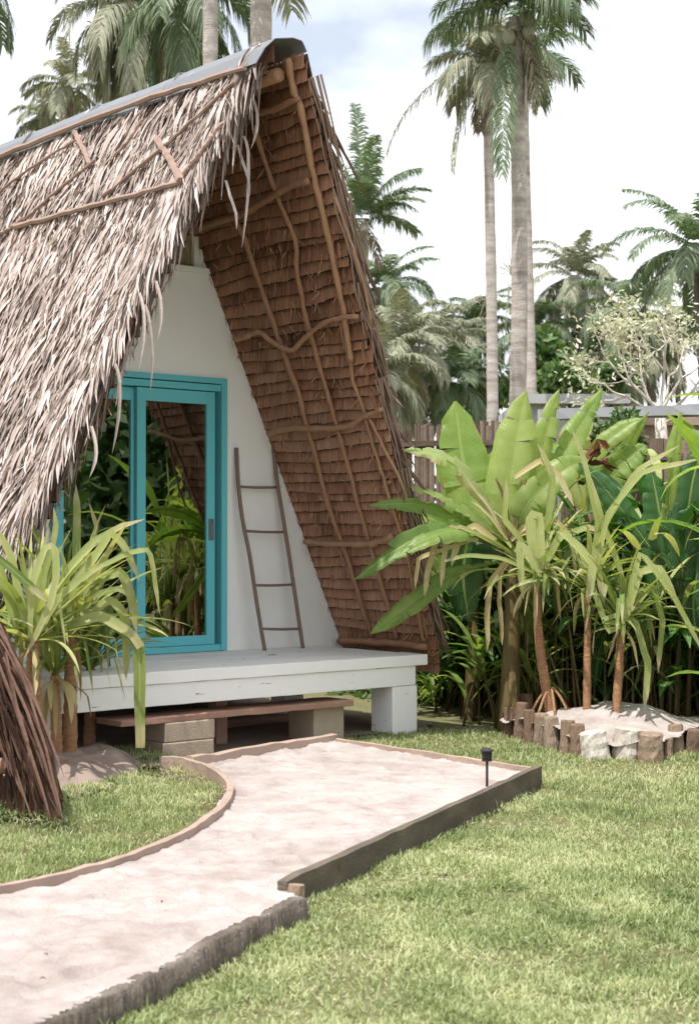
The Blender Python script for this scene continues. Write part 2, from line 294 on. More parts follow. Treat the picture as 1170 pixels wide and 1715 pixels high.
M['old_leaf'] = mat('old_brown_leaf', [(0.03, 0.014, 0.010), (0.15, 0.078, 0.055), (0.42, 0.28, 0.22)], 0.6, 0.1, nscale=5, namt=0.3, vamt=0.9, tcol=(1.2, 0.9, 0.7), bump=0.3, stretch=(1, 1, 1))
M['stone'] = mat('pale_stone', [(0.32, 0.27, 0.23), (0.48, 0.42, 0.37)], 0.95, nscale=8, bump=0.5)
M['flower'] = mat('red_flower', [(0.35, 0.03, 0.02), (0.5, 0.07, 0.04)], 0.6)
M['bract'] = mat('brown_bract', [(0.08, 0.03, 0.015), (0.22, 0.09, 0.04)], 0.8)

def glass_mat():
    m = bpy.data.materials.new('door_glass'); m.use_nodes = True; n = m.node_tree.nodes; l = m.node_tree.links.new; n.remove(n['Principled BSDF'])
    g = n.new('ShaderNodeBsdfGlossy'); g.inputs['Roughness'].default_value = 0.012; g.inputs['Color'].default_value = (0.9, 0.95, 0.9, 1)
    t = n.new('ShaderNodeBsdfTransparent'); t.inputs['Color'].default_value = (0.55, 0.62, 0.58, 1)
    f = n.new('ShaderNodeFresnel'); f.inputs['IOR'].default_value = 3.8
    mx = n.new('ShaderNodeMixShader'); l(f.outputs[0], mx.inputs[0]); l(t.outputs[0], mx.inputs[1]); l(g.outputs[0], mx.inputs[2])
    l(mx.outputs[0], n['Material Output'].inputs['Surface']); return m
M['glass'] = glass_mat()

# ================================================================== SETTING
mb = MB()
g = 90; xs = np.concatenate([np.linspace(-400, -12, 8), np.linspace(-11, 14, g), np.linspace(16, 400, 8)])
ys = np.concatenate([np.linspace(-100, 1, 5), np.linspace(2, 24, g), np.linspace(26, 700, 10)])
X, Y = np.meshgrid(xs, ys); Z = (fbm(X * 0.8, Y * 0.8, 3) - 0.5) * 0.05
Z = Z - 0.02; V = np.stack([X, Y, Z], -1); i = np.arange(X.size).reshape(X.shape)
mb.raw(V.reshape(-1, 3), np.stack([i[:-1, :-1], i[:-1, 1:], i[1:, 1:], i[1:, :-1]], -1).reshape(-1, 4))
tag(mb.build('ground', M['soil'], smooth=True), kind='structure')

def inpoly(x, y, P):
    P = np.asarray(P); r = np.zeros(x.shape, bool); j = len(P) - 1
    for i in range(len(P)):
        xi, yi = P[i][:2]; xj, yj = P[j][:2]
        c = ((yi > y) != (yj > y)) & (x < (xj - xi) * (y - yi) / (yj - yi + 1e-12) + xi); r ^= c; j = i
    return r
ZP = 0.10
px_right = [(565, 1237), (898, 1283), (475, 1473)]
px_low = [(497, 1495), (459, 1517), (404, 1545), (334, 1580), (259, 1620), (184, 1655), (92, 1693), (0, 1729), (-300, 1847)]
px_left = [(-300, 1530), (-120, 1508), (0, 1482), (100, 1460), (200, 1434), (300, 1392), (350, 1358), (378, 1320), (372, 1298), (340, 1280), (290, 1270)]
PATH = np.array([gz(*p, ZP)[:2] for p in px_right + px_low + px_left + [(330, 1266), (545, 1232)]])
def grid_patch(poly, cell, hfun, name, m, skirt=True):
    lo = poly.min(0) - cell; hi = poly.max(0) + cell
    xs = np.arange(lo[0], hi[0], cell); ys = np.arange(lo[1], hi[1], cell)
    X, Y = np.meshgrid(xs, ys); ok = inpoly((X[:-1, :-1] + cell / 2), (Y[:-1, :-1] + cell / 2), poly)
    Z = hfun(X, Y); i = np.arange(X.size).reshape(X.shape)
    F = np.stack([i[:-1, :-1], i[:-1, 1:], i[1:, 1:], i[1:, :-1]], -1)[ok]
    b = MB(); b.raw(np.stack([X, Y, Z], -1).reshape(-1, 3), F, fbm(X * 1.3, Y * 1.3, 9).ravel())
    return b.build(name, m, smooth=True)
_fr = np.random.default_rng(88); _fp = [(_fr.uniform(-1.6, 1.0), _fr.uniform(4.6, 10.8), _fr.uniform(0, 3.14)) for _ in range(170)]
def sandh(X, Y):
    D = 0
    for fx, fy, fa in _fp:
        a = (X - fx) * math.cos(fa) + (Y - fy) * math.sin(fa); b = -(X - fx) * math.sin(fa) + (Y - fy) * math.cos(fa); q = (a / .12) ** 2 + (b / .055) ** 2
        D = D - .020 * np.exp(-q ** 2) + .006 * np.exp(-(q - 1.9) ** 2 * 2)
    lump = np.abs(fbm(X * 4.5, Y * 4.5, 21, 4) - 0.45) * 0.12 + np.abs(fbm(X * 13, Y * 13, 27, 3) - .45) * .035
    return D * .6 + ZP - 0.024 + lump * 0.25 + (fbm(X * 30, Y * 30, 61, 3) - .45) * .012 + (fbm(X * 18, Y * 18, 5, 2) - .4) * 0.014 + (fbm(X * 1.2, Y * 1.2, 2) - 0.5) * 0.03
tag(grid_patch(PATH, 0.014, sandh, 'sand_path', M['sand']), kind='structure')
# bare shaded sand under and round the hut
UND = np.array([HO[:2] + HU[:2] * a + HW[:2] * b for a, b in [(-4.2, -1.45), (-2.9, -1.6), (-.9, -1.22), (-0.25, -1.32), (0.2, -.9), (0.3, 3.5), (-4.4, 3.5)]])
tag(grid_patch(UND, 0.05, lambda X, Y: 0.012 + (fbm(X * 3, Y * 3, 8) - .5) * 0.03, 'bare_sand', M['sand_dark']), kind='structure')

# ------------------------------------------------------------------ grass
def dist_in(x, y, P):
    return inpoly(x, y, P)
LEFTL = np.array([gz(*p, 0.04)[:2] for p in px_left[1:]] + [gz(250, 1262)[:2], gz(170, 1262)[:2], gz(60, 1300)[:2], gz(-120, 1330)[:2], gz(-500, 1330)[:2], gz(-700, 1600)[:2]])
MOUNDC = np.array([1.92, 11.65]); MOUNDR = (0.72, 0.74)
MPOLY = np.array([(1.14, 12.05), (1.28, 11.75), (1.35, 11.46), (1.50, 11.05), (1.68, 10.77), (1.87, 10.74), (2.05, 10.72), (2.30, 11.04), (2.58, 11.44), (2.75, 12.2), (1.9, 12.7), (1.25, 12.5)])
def mound_r(x, y): return np.sqrt(((x - MOUNDC[0]) / MOUNDR[0]) ** 2 + ((y - MOUNDC[1]) / MOUNDR[1]) ** 2)
LMC = gz(105, 1296)[:2]
def lm_r(x, y): return np.sqrt(((x - LMC[0]) / 0.50) ** 2 + ((y - LMC[1]) / 0.95) ** 2)
def make_grass(n, x0, x1, y0, y1, region, name, label, hscale=1.0, zb=-0.01, seed=1, patch=0.42):
    r = np.random.default_rng(seed)
    x = r.uniform(x0, x1, n); y = r.uniform(y0, y1, n)
    k = region(x, y); x, y = x[k], y[k]
    # tuft clustering
    d = fbm(x * 3.0, y * 3.0, 31, 3); k = r.uniform(0, 1, len(x)) < np.clip((d - patch * 0.55) * 3.4, 0.30, 1); x, y = x[k], y[k]; d = d[k]
    m = len(x); az = r.uniform(0, 2 * math.pi, m); lean = np.abs(r.normal(0.85, 0.42, m)); h = r.uniform(0.012, 0.038, m) * hscale * (0.45 + d * 1.15) * np.where(r.uniform(0, 1, m) < .03, 1.7, 1)
    t = np.array([0, 0.5, 1.0])
    dx = np.cos(az) * np.sin(lean); dy = np.sin(az) * np.sin(lean)
    P = np.zeros((m, 3, 3)); P[:, :, 0] = x[:, None] + (h * dx)[:, None] * t ** 1.4; P[:, :, 1] = y[:, None] + (h * dy)[:, None] * t ** 1.4
    P[:, :, 2] = zb + (h * np.cos(lean))[:, None] * (t * (1.25 - 0.25 * t)) + 0.004
    wd = r.uniform(0.0015, 0.0036, m)[:, None] * np.array([1.0, 0.9, 0.15])
    ha = az + math.pi + r.uniform(-.7, .7, m)
    H = np.stack([np.cos(ha), np.sin(ha), np.full(m, 0.6)], -1)
    v = np.clip(r.normal(0.44, 0.20, m) + (fbm(x * 1.1, y * 1.1, 77) - .45) * 1.0 + (fbm(x * 6, y * 6, 78, 3) - .45) * 1.5 + (r.uniform(0, 1, m) < 0.12) * 0.5, 0, 1)
    b = MB(); b.ribbons(P, wd, H, v=v)
    o = b.build(name, M['grass'], smooth=False); tag(o, label, 'grass', kind='stuff'); return o
BUF = [np.array([PATH[1], PATH[2]])]
HUTF = np.array([HO[:2] + HU[:2] * a + HW[:2] * b for a, b in [(-5.5, -1.1), (-0.3, -1.1), (0.3, 0.4), (0.2, 9), (-6, 9)]])
def reg_right(x, y):
    inside = inpoly(x, y, PATH) | inpoly(x, y, HUTF) | inpoly(x, y, MPOLY)
    # right of the board line only
    left = np.zeros(x.shape, bool)
    L_ = np.array([PATH[0] + (0, .0), PATH[1], PATH[2], PATH[3], PATH[7], PATH[10], PATH[11], (-9, 4.0), (-9, 16), PATH[0] + (-.1, 4)])
    return ~inside & ~inpoly(x, y, L_) & ~((y > 13.0 + 0.3 * np.sin(x * 3)) | ((x > 0.5) & (y > 12.3)))
make_grass(340000, -1.6, 2.3, 4.3, 8.2, reg_right, 'lawn', 'coarse light green lawn right of the sand path, nearest the camera', seed=11)
make_grass(170000, -0.4, 4.2, 8.2, 13.2, reg_right, 'lawn', 'coarse light green lawn right of the path, up to the stake ring', hscale=1.2, seed=12)
def reg_left(x, y): return inpoly(x, y, LEFTL) & (lm_r(x, y) > 0.9)
make_grass(110000, -3.2, -0.55, 6.0, 11.2, reg_left, 'lawn', 'green lawn inside the curved kerb left of the path', hscale=1.15, zb=0.035, seed=13)

# ------------------------------------------------------------------ sand path edging
def sweep(mb, P, half, z0, z1, wob=0.0, v=0.5, seed=3, vtop=None, extra=0.0):
    """rectangular section along polyline P[k,2] (half width), vertical walls z0..z1 (z1 scalar or array)"""
    P = np.asarray(P, float); k = len(P); T = np.gradient(P, axis=0); T /= np.linalg.norm(T, axis=1)[:, None]; N = np.stack([-T[:, 1], T[:, 0]], -1)
    r = np.random.default_rng(seed); z1 = np.broadcast_to(z1, (k,)) + r.normal(0, wob, k)
    j = lambda: (r.normal(0, wob, k))[:, None]
    a = np.c_[P + N * (half + j() + extra), np.full(k, z0)]; b = np.c_[P + N * (half + j()), z1]; c = np.c_[P - N * (half + j()), z1 + r.normal(0, wob, k)]; d = np.c_[P - N * (half + j() + extra), np.full(k, z0)]
    m1 = (b + c) / 2 + np.c_[np.zeros((k, 2)), np.abs(r.normal(0, wob, k)) + wob]
    m0 = (a + d) / 2
    V = np.stack([a, (a + b) / 2 + np.c_[N * j() * 1.0, np.zeros(k)], b, m1, c, (c + d) / 2 - np.c_[N * j(), np.zeros(k)], d, m0], 1); i = np.arange(k * 8).reshape(k, 8); jn = np.roll(i, -1, 1)
    F = np.stack([i[:-1], jn[:-1], jn[1:], i[1:]], -1).reshape(-1, 4).tolist()
    for q, s in ((0, 1), (k - 1, -1)):
        F += [(q * 8, q * 8 + 1, q * 8 + 6, q * 8 + 7), (q * 8 + 1, q * 8 + 2, q * 8 + 5, q * 8 + 6), (q * 8 + 2, q * 8 + 3, q * 8 + 4, q * 8 + 5)]
    mb.raw(V.reshape(-1, 3), F, v)
def lin(a, b, n): return np.linspace(a, b, n)
A = gz(565, 1236, .11)[:2]; B = gz(899, 1283, .12)[:2]; Cc = gz(473, 1474, .12)[:2]
mb = MB(); sweep(mb, lin(B + (0.012, .03), Cc, 26), 0.021, -0.06, 0.118, 0.0018, seed=4)
tag(mb.build('edging_board', M['board']), 'long dark weathered board along the lawn side of the sand path', 'edging board')
mb = MB(); sweep(mb, lin(A, B + (-0.03, .035), 20), 0.016, -0.05, 0.108, 0.002, seed=5)
tag(mb.build('edging_board', M['board_top']), 'thin board at the far edge of the sand path, behind the garden lamp', 'edging board')
mb = MB(); a = gz(262, 1274, .06)[:2]; b = gz(552, 1234, .10)[:2]
sweep(mb, lin(gz(318, 1272, .11)[:2], gz(560, 1233, .11)[:2], 14), 0.035, -0.02, 0.125, 0.003, seed=6)
tag(mb.build('edging_beam', M['board_top']), 'pale flat beam closing the path in front of the concrete blocks', 'edging beam')
cp = spline([np.r_[gz(x, y, .1)[:2], 0] for x, y in [(268, 1270), (300, 1271), (345, 1284), (375, 1302), (386, 1322), (375, 1348), (345, 1372), (300, 1400), (200, 1440), (100, 1467), (0, 1488), (-120, 1512), (-320, 1545)]], 70)[:, :2]
mb = MB(); sweep(mb, cp, 0.019, -0.03, 0.112, 0.0018, seed=7)
tag(mb.build('curved_kerb', M['board_top'], smooth=False), 'low curved kerb between the sand path and the left lawn', 'kerb')
cp = spline([np.r_[gz(x, y, .12)[:2], 0] for x, y in [(502, 1486), (455, 1508), (400, 1535), (330, 1570), (255, 1610), (180, 1645), (90, 1682), (0, 1718), (-200, 1800)]], 420)[:, :2]
cp = cp + (fbm(cp[:, :1] * 4, cp[:, 1:] * 4, 44, 5) - .45) * .03
mb = MB(); sweep(mb, cp, 0.026, -0.08, ZP - .016 + (fbm(cp[:, 0] * 7, cp[:, 1] * 7, 45, 5) - .5) * .035, 0.0016, seed=8, extra=0.008)
tag(mb.build('concrete_kerb', M['curb'], smooth=True), 'crumbling dark concrete kerb along the near edge of the path', 'kerb')
mb = MB(); p = gz(494, 1532, 0); mb.tube([p + (0, .03, -.05), p + (0.0, .03, .05), p + (0.004, .032, .112)], [.036, .036, .034], 7, jit=.08)
tag(mb.build('stake', M['log']), 'short wooden stake where the long board meets the concrete kerb', 'stake')
def rock(p, s, name, label, seed):
    r = np.random.default_rng(seed); mb = MB(); n = 10; k = 7
    th = np.arange(n) / n * 2 * math.pi; ph = np.linspace(-1.55, 1.55, k); V = []
    for q in ph:
        for t in th:
            d = np.array([math.cos(q) * math.cos(t), math.cos(q) * math.sin(t), math.sin(q)]); f = 1 + 0.5 * (mnoise.noise(Vector(d * 1.4 + seed)))
            V.append(p + d * f * np.array(s))
    i = np.arange(k * n).reshape(k, n); j = np.roll(i, -1, 1)
    mb.raw(V, np.stack([i[:-1], j[:-1], j[1:], i[1:]], -1).reshape(-1, 4)); return tag(mb.build(name, M['stone'], smooth=True), label, 'stone')
rock(gz(347, 1592, 0.03), (.045, .035, .035), 'stone', 'pale stone lying against the concrete kerb on the near lawn', 2)
rock(gz(262, 1635, 0.02), (.04, .03, .02), 'stone', 'small flat dark stone by the concrete kerb, lower than the pale one', 5)
# loose bits on the sand
for k_, (x, y) in enumerate([(270, 1512), (80, 1600), (66, 1640), (800, 1376)]):
    p = gz(x, y, ZP + .012); mb = MB(); a_ = rng.uniform(0, 6.28); q = np.array([math.cos(a_), math.sin(a_), 0]) * .011; mb.ribbons([p, p + q + (0, 0, .004), p + q * 2.1], [.002, .006, .001], (.3, -.2, 1), fold=.5, v=.2)
    tag(mb.build('dead_leaf', M['old_leaf']), ['small brown leaf on the sand near the middle of the path', 'brown leaf scrap on the sand near the kerb, upper of two', 'brown leaf scrap on the sand near the kerb, lower of two', 'brown leaf scrap on the sand below the garden lamp'][k_], 'leaf', 'leaf scraps on the sand')

# ================================================================== HUT
hut = empty('thatched_hut', HO, HROT, 'tall A-frame hut with grey thatch, white front wall and raised white deck', 'hut')
UC = -2.0; SLP = 2.19; SA = math.atan(SLP); APZ = 4.98
def inner_u(z): return (APZ - z) / SLP          # half width of the inner face
def front_w(z): return -1.12 - 0.168 * (z - 0.6)
S_R = np.array([math.cos(SA), 0, -math.sin(SA)]); N_R = np.array([math.sin(SA), 0, math.cos(SA)])   # right slope: down, outward
S_L = S_R * (-1, 1, 1); N_L = N_R * (-1, 1, 1)
APEX = np.array([UC, 0, APZ]); BACKW = 6.5
def slope_pt(side, s, w, n): # s distance down slope
    S, N = (S_R, N_R) if side > 0 else (S_L, N_L)
    s = np.asarray(s, float); w = np.asarray(w, float); n = np.asarray(n, float)
    return APEX + S * s[..., None] + np.array([0, 1., 0]) * w[..., None] + N * n[..., None]
SLEN = (APZ - 0.42) / math.sin(SA)
def z_at(s): return APZ - s * math.sin(SA)
def make_inner(side):
    """courses of folded leaf shingles seen from inside"""
    mb = MB(); shade_lath = MB(); s = 0.19; step = 0.095
    r = np.random.default_rng(40 + side)
    while s < SLEN:
        wf = front_w(z_at(s)) - 0.03 + (.07 if side < 0 else 0); w = wf + r.uniform(-.02, .02)
        ws = []
        lw = 0.017
        wmax = 0.5 if side > 0 else 0.3
        wb = np.arange(w, BACKW, lw); n = len(wb)
        sag = 0.014 * np.sin(wb * 2.3 + s * 5) + 0.030 * (vnoise(wb * 1.9, wb * 0 + s * 9, 4) - .5) + 0.012 * (vnoise(wb * 9, wb * 0 + s * 31, 5) - .5) + r.normal(0, .02) * wb * .5
        j = r.uniform(-.004, .004, n)
        e0 = slope_pt(side, s - 0.03 + sag, wb, np.full(n, 0.05)); e1 = slope_pt(side, s + step + sag + j, wb, r.uniform(-0.011, -0.008, n))
        f0 = slope_pt(side, s - 0.03 + sag, wb + lw * 0.99, np.full(n, 0.05)); f1 = slope_pt(side, s + step + sag + j, wb + lw * 0.99, r.uniform(-0.011, -0.008, n))
        V = np.stack([e0, f0, f1, e1], 1); F = np.arange(n * 4).reshape(n, 4)
        cv = np.clip(r.normal(.5, .08, n) + r.normal(0, .12) + (vnoise(wb * 4, wb * 0 + s * 7, 6) - .5) * .5, 0, 1); mb.raw(V.reshape(-1, 3), F, np.repeat(cv, 4))
        shade_lath.tube(slope_pt(side, s + step + sag + .004, wb, np.full(n, .001))[::6], .006, 4, v=r.uniform(0, .4), cap=False)  # thin dark strip standing in for the shadow gap below each course
        s += step * r.uniform(0.9, 1.1)
    # stitched ribs along each course
    n = 1500; sf = r.uniform(.3, SLEN - .1, n); wf_ = r.uniform(-1.7, .8 if side > 0 else 0, n); wf_ = np.maximum(wf_, front_w(z_at(sf)) + .02)
    a_ = r.normal(0, .5, n); tt_ = np.linspace(0, 1, 3); ln_ = r.uniform(.04, .12, n)
    Pf = np.stack([slope_pt(side, sf + ln_ * np.cos(a_) * q, wf_ + ln_ * np.sin(a_) * q, -.014 - .03 * q ** 2 * r.uniform(0, 1, n)) for q in tt_], 1)
    mb.ribbons(Pf, r.uniform(.002, .006, n)[:, None] * np.array([1, 1, .3]), -(N_R if side > 0 else N_L), v=r.uniform(.3, 1, n))
    o = mb.build('thatch_lining', M['thatch_in'], hut); shade_lath.build('course_shade_laths', M['thatch_core'], o); return o
make_inner(1); make_inner(-1)
# the dark strips along the lining courses draw their shadow gaps
# solid cores
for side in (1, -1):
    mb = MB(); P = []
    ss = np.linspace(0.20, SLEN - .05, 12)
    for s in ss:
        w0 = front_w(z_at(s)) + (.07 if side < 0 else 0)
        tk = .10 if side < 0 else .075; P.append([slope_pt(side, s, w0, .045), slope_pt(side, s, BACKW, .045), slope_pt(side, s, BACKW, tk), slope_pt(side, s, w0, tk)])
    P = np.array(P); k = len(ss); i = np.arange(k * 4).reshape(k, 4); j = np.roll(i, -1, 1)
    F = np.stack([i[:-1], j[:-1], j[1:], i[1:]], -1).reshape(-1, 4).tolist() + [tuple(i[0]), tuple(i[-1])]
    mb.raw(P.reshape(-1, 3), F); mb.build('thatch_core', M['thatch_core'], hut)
# outer leaf layers
def leaves(side, n, w0, w1, s0, s1, seed, L_=(.26, .5), wd=(.010, .021), lift=.06, spread=.20, frontonly=False, bias=0.0):
    r = np.random.default_rng(seed)
    s = r.uniform(s0, s1, n); 
    course = 0.115; s = np.floor(s / course) * course + r.normal(0, .022, n)
    if frontonly: w = front_w(z_at(s)) + (r.uniform(.08, .22, n) if side < 0 else r.uniform(.0, .2, n))
    else:
        w = r.uniform(w0, w1, n); w = np.maximum(w, front_w(z_at(s)) + (.07 if side < 0 else 0) + r.uniform(.0, .16, n))
    ln = r.uniform(*L_, n); ang = r.normal(bias, spread, n); S, N = (S_R, N_R) if side > 0 else (S_L, N_L)
    D = S * np.cos(ang)[:, None] + np.array([0, 1., 0]) * np.sin(ang)[:, None]
    base = slope_pt(side, s, w, r.uniform(.085, .125, n) if side < 0 else r.uniform(.05, .08, n)); k = 5; t = np.linspace(0, 1, k)
    l = r.uniform(.3, 1, n) * lift; curl = r.normal(0, .05, n)
    P = base[:, None] + D[:, None] * (ln[:, None] * t)[..., None] + N * (l[:, None] * np.sin(t * 2.2) + .0)[..., None] + np.array([0, 1., 0]) * (curl[:, None] * t ** 2)[..., None]
    wdt = r.uniform(*wd, n)[:, None] * np.array([.7, 1, .95, .65, .08])
    H = N + r.normal(0, .33, (n, 3))
    return P, wdt, H, np.clip(r.normal(.50, .25, n) + (fbm(w * 2.2 + 20, s * 2.2, 70 + side) - .45) * .7, 0, 1)
mb = MB()
P, wd_, H, v = leaves(-1, 29000, -1.9, 3.2, 0.34, SLEN - .12, 51); mb.ribbons(P, wd_, H, fold=.35, v=v)
P, wd_, H, v = leaves(-1, 9000, 3.2, BACKW, 0.34, SLEN - .12, 52, wd=(.014, .024)); mb.ribbons(P, wd_, H, fold=.35, v=v)
P, wd_, H, v = leaves(-1, 2600, 0, 0, 0.30, SLEN - .15, 53, L_=(.3, .62), frontonly=True, spread=.18, bias=-.02); mb.ribbons(P, wd_, H, fold=.35, v=v)
P, wd_, H, v = leaves(-1, 7000, -1.9, 3.2, 0.34, SLEN - .12, 57, L_=(.12, .35), wd=(.002, .005), lift=.08, spread=.35); mb.ribbons(P, wd_, H, v=v)
# leaf tips hanging free past the front edge
r = np.random.default_rng(54); n = 420; s = r.uniform(.3, SLEN - .3, n); k = 6; t = np.linspace(0, 1, k); ln = r.uniform(.12, .42, n)
base = slope_pt(-1, s, front_w(z_at(s)) + .07 + r.uniform(-.05, .03, n), r.uniform(.02, .11, n))
D = S_L * .9 + np.array([0, -.06, -.35]) + r.normal(0, .13, (n, 3)); G = np.array([0, 0, -1.])
P = base[:, None] + nrm(D)[:, None] * (ln[:, None] * t)[..., None] + G * (.12 * ln[:, None] * t ** 2)[..., None]
mb.ribbons(P, r.uniform(.008, .015, n)[:, None] * np.array([.8, 1, 1, .8, .5, .08]), N_L + r.normal(0, .3, (n, 3)), fold=.4, v=np.clip(r.normal(.5, .25, n), 0, 1))
# a few long strands seen against the opening
for (xa, ya, xb, yb) in [(415, 255, 405, 415), (405, 270, 418, 330), (385, 330, 396, 385), (250, 540, 252, 655), (240, 520, 232, 620), (268, 500, 262, 575), (200, 640, 188, 760), (160, 745, 150, 800), (430, 190, 420, 250)]:
    a_ = loc(onpl(xa, ya, HO + HW * -1.75, HW)); b_ = loc(onpl(xb, yb, HO + HW * -1.78, HW)); m_ = (a_ + b_) / 2 + (.012, -.01, 0)
    mb.ribbons(spline([a_ + (0, .05, .12), a_, m_, b_], 7), np.array([.8, 1, 1, 1, .9, .6, .05]) * .014, (0, -1, .2), fold=.4, v=random.uniform(.35, .8))
mb.build('thatch_roof', M['thatch'], hut)
# right slope, outside: thinner layer plus the ragged front edge
mb = MB()
P, wd_, H, v = leaves(1, 9000, -1.9, BACKW, 0.34, SLEN - .5, 61, wd=(.016, .028), lift=.02); mb.ribbons(P, wd_, H, fold=.3, v=v)
P, wd_, H, v = leaves(1, 1500, 0, 0, 0.34, SLEN - .4, 62, L_=(.15, .34), frontonly=True, spread=.10, lift=.015, bias=.12); mb.ribbons(P, wd_, H, fold=.35, v=v)
for s, dn, ln in [(.55, .16, .42), (.62, .18, .5), (1.45, .2, .5), (1.52, .16, .42), (2.1, .2, .3), (3.3, .2, .5), (3.5, .22, .4), (4.0, .2, .4), (4.3, .2, .4)]:
    for q in range(2):
        b_ = slope_pt(1, s + q * .05, front_w(z_at(s)) + .02, .08); d_ = nrm(S_R + N_R * .28 + np.array([0, random.uniform(-.1, .1), 0]) + rng.normal(0, .07, 3))
        mb.ribbons(np.array([b_ + d_ * ln * f + np.array([0, 0, -.12 * f * f]) for f in np.linspace(0, 1, 6)]), np.array([.9, 1, 1, .8, .5, .05]) * .018, N_R, fold=.4, v=random.uniform(.2, .6))
mb.build('thatch_roof', M['thatch_edge'], hut)

# ragged edge layers of the lining at the right front edge (stacked leaf stems)
mb = MB()
for q in range(7):
    n_ = 26; ss = np.linspace(.36, SLEN - .1, n_)
    w_ = front_w(z_at(ss)) - .03 - .012 * q + rng.normal(0, .012, n_)
    nn = .0 + q * .010 + rng.normal(0, .006, n_)
    Pq = slope_pt(1, ss, w_, nn)
    for a_ in range(0, n_ - 5, 4):
        e = min(n_, a_ + rng.integers(5, 8)); seg = Pq[a_:e].copy(); seg += np.linspace(0, 1, len(seg))[:, None] ** 2 * N_R * rng.uniform(.0, .06)
        mb.tube(seg, np.linspace(.008, .004, len(seg)), 5, v=rng.uniform(.2, .9))
mb.build('edge_stems', M['batten'], hut)

# outside battens of the left slope
def onslope(px, py, side, off):
    N, S = (N_R, S_R) if side > 0 else (N_L, S_L)
    Nw = HU * N[0] + ZZ * N[2]; Aw = HO + HU * UC + ZZ * APZ
    return loc(onpl(px, py, Aw + Nw * off, Nw))
def pole(mbk, pts, side, off, r0, r1, v, n=8, k=26, flat=1.0):
    P = spline([onslope(x, y, side, off) for x, y in pts], k); P = P + rng.normal(0, .0025, P.shape)
    mbk.tube(P, np.linspace(r0, r1, k) * (1 + .1 * np.sin(np.arange(k) * 1.7) + rng.normal(0, .06, k)), n, v=v, jit=.06)
OFF = .19
for pts, r_, v_ in [([(25, 380), (160, 343), (300, 306)], .022, .5), ([(303, 303), (285, 268), (262, 232)], .028, .6), ([(172, 330), (280, 240), (392, 138)], .015, .2), ([(-60, 285), (0, 262), (200, 182), (410, 113)], .024, .5),
                    ([(45, 366), (95, 320), (160, 268)], .013, .3), ([(-30, 345), (40, 290), (130, 232)], .012, .3), ([(300, 300), (335, 255), (372, 205)], .015, .9), ([(125, 222), (140, 250), (150, 275)], .022, .7), ([(-40, 400), (0, 392), (40, 366)], .018, .5), ([(190, 262), (215, 235), (238, 200)], .012, .7)]:
    mb = MB(); pole(mb, pts, -1, OFF, r_, r_ * .85, v_, 6); mb.build('roof_batten', M['batten'], hut)

# ridge cap sheet
mb = MB(); ws = np.linspace(-1.86, BACKW, 70); prof = [(-1, .43, .16), (-1, .28, .145), (-1, .17, .10), (0, 0, .16), (1, .11, .035), (1, .15, .045), (1, .19, .05)]
V = []
for i_, w_ in enumerate(ws):
    lift = .0
    for sd, s_, n_ in prof:
        jj = .012 * mnoise.noise(Vector((w_ * 1.3, s_ * 4 + sd, 0))) + .006 * mnoise.noise(Vector((w_ * 6, s_, 3)))
        if sd == 0: p_ = np.array([UC, w_, APZ - .075 + jj])
        else: p_ = slope_pt(sd, s_ + .03 * mnoise.noise(Vector((w_ * .9, 5 + sd, 1))) * (s_ > .3), w_, n_ + jj + .0)
        V.append(p_)
V = np.array(V); k = len(ws); m_ = len(prof); i_ = np.arange(k * m_).reshape(k, m_)
mb.raw(V, np.stack([i_[:-1, :-1], i_[:-1, 1:], i_[1:, 1:], i_[1:, :-1]], -1).reshape(-1, 4))
o = mb.build('ridge_cap', M['cap'], hut, smooth=False); sm = o.modifiers.new('thick', 'SOLIDIFY'); sm.thickness = .006
for w_ in (-.75, .35, .42):   # straps over the cap
    mb = MB(); mb.tube([slope_pt(-1, .45, w_ - .02, .175), slope_pt(-1, .18, w_, .12), np.array([UC, w_ + .01, APZ - .07]), slope_pt(1, .2, w_, .12)], .006, 5, v=.9); mb.build('cap_strap', M['metal'], hut)

# inner poles: rafters down the slope, purlins along it, traced on the real plane of the lining
raf = [
 ([(482, 98), (491, 149), (505, 187), (522, 282), (539, 351), (559, 443), (574, 519), (583, 575), (587, 606)], .026, .022, .7),
 ([(583, 570), (589, 629), (607, 683), (625, 749), (643, 803), (660, 862), (675, 905), (688, 968), (703, 1045), (708, 1074)], .015, .013, .5),
 ([(424, 214), (429, 224), (460, 317), (484, 375), (496, 409), (497, 450), (509, 513), (518, 549), (530, 594), (550, 665), (562, 707), (574, 749), (589, 803), (600, 848), (621, 917), (647, 1009), (665, 1072)], .020, .017, .5),
 ([(380, 340), (409, 399), (426, 450), (461, 549), (473, 588), (500, 659), (512, 707), (527, 758), (542, 818), (551, 848), (580, 932), (595, 980), (623, 1070)], .024, .018, .4),
 ([(510, 530), (516, 560), (530, 590)], .013, .010, .6), ([(571, 540), (576, 575), (590, 612)], .012, .009, .4),
 ([(618, 700), (640, 745), (668, 800), (682, 838)], .012, .010, .6), ([(560, 330), (585, 400), (607, 470), (622, 545)], .010, .008, .6)]
for pts, r0, r1, v_ in raf:
    mb = MB(); pole(mb, pts, 1, -.035, r0, r1, v_, k=4 * len(pts)); mb.build('rafter_pole', M['pole'], hut, smooth=True)
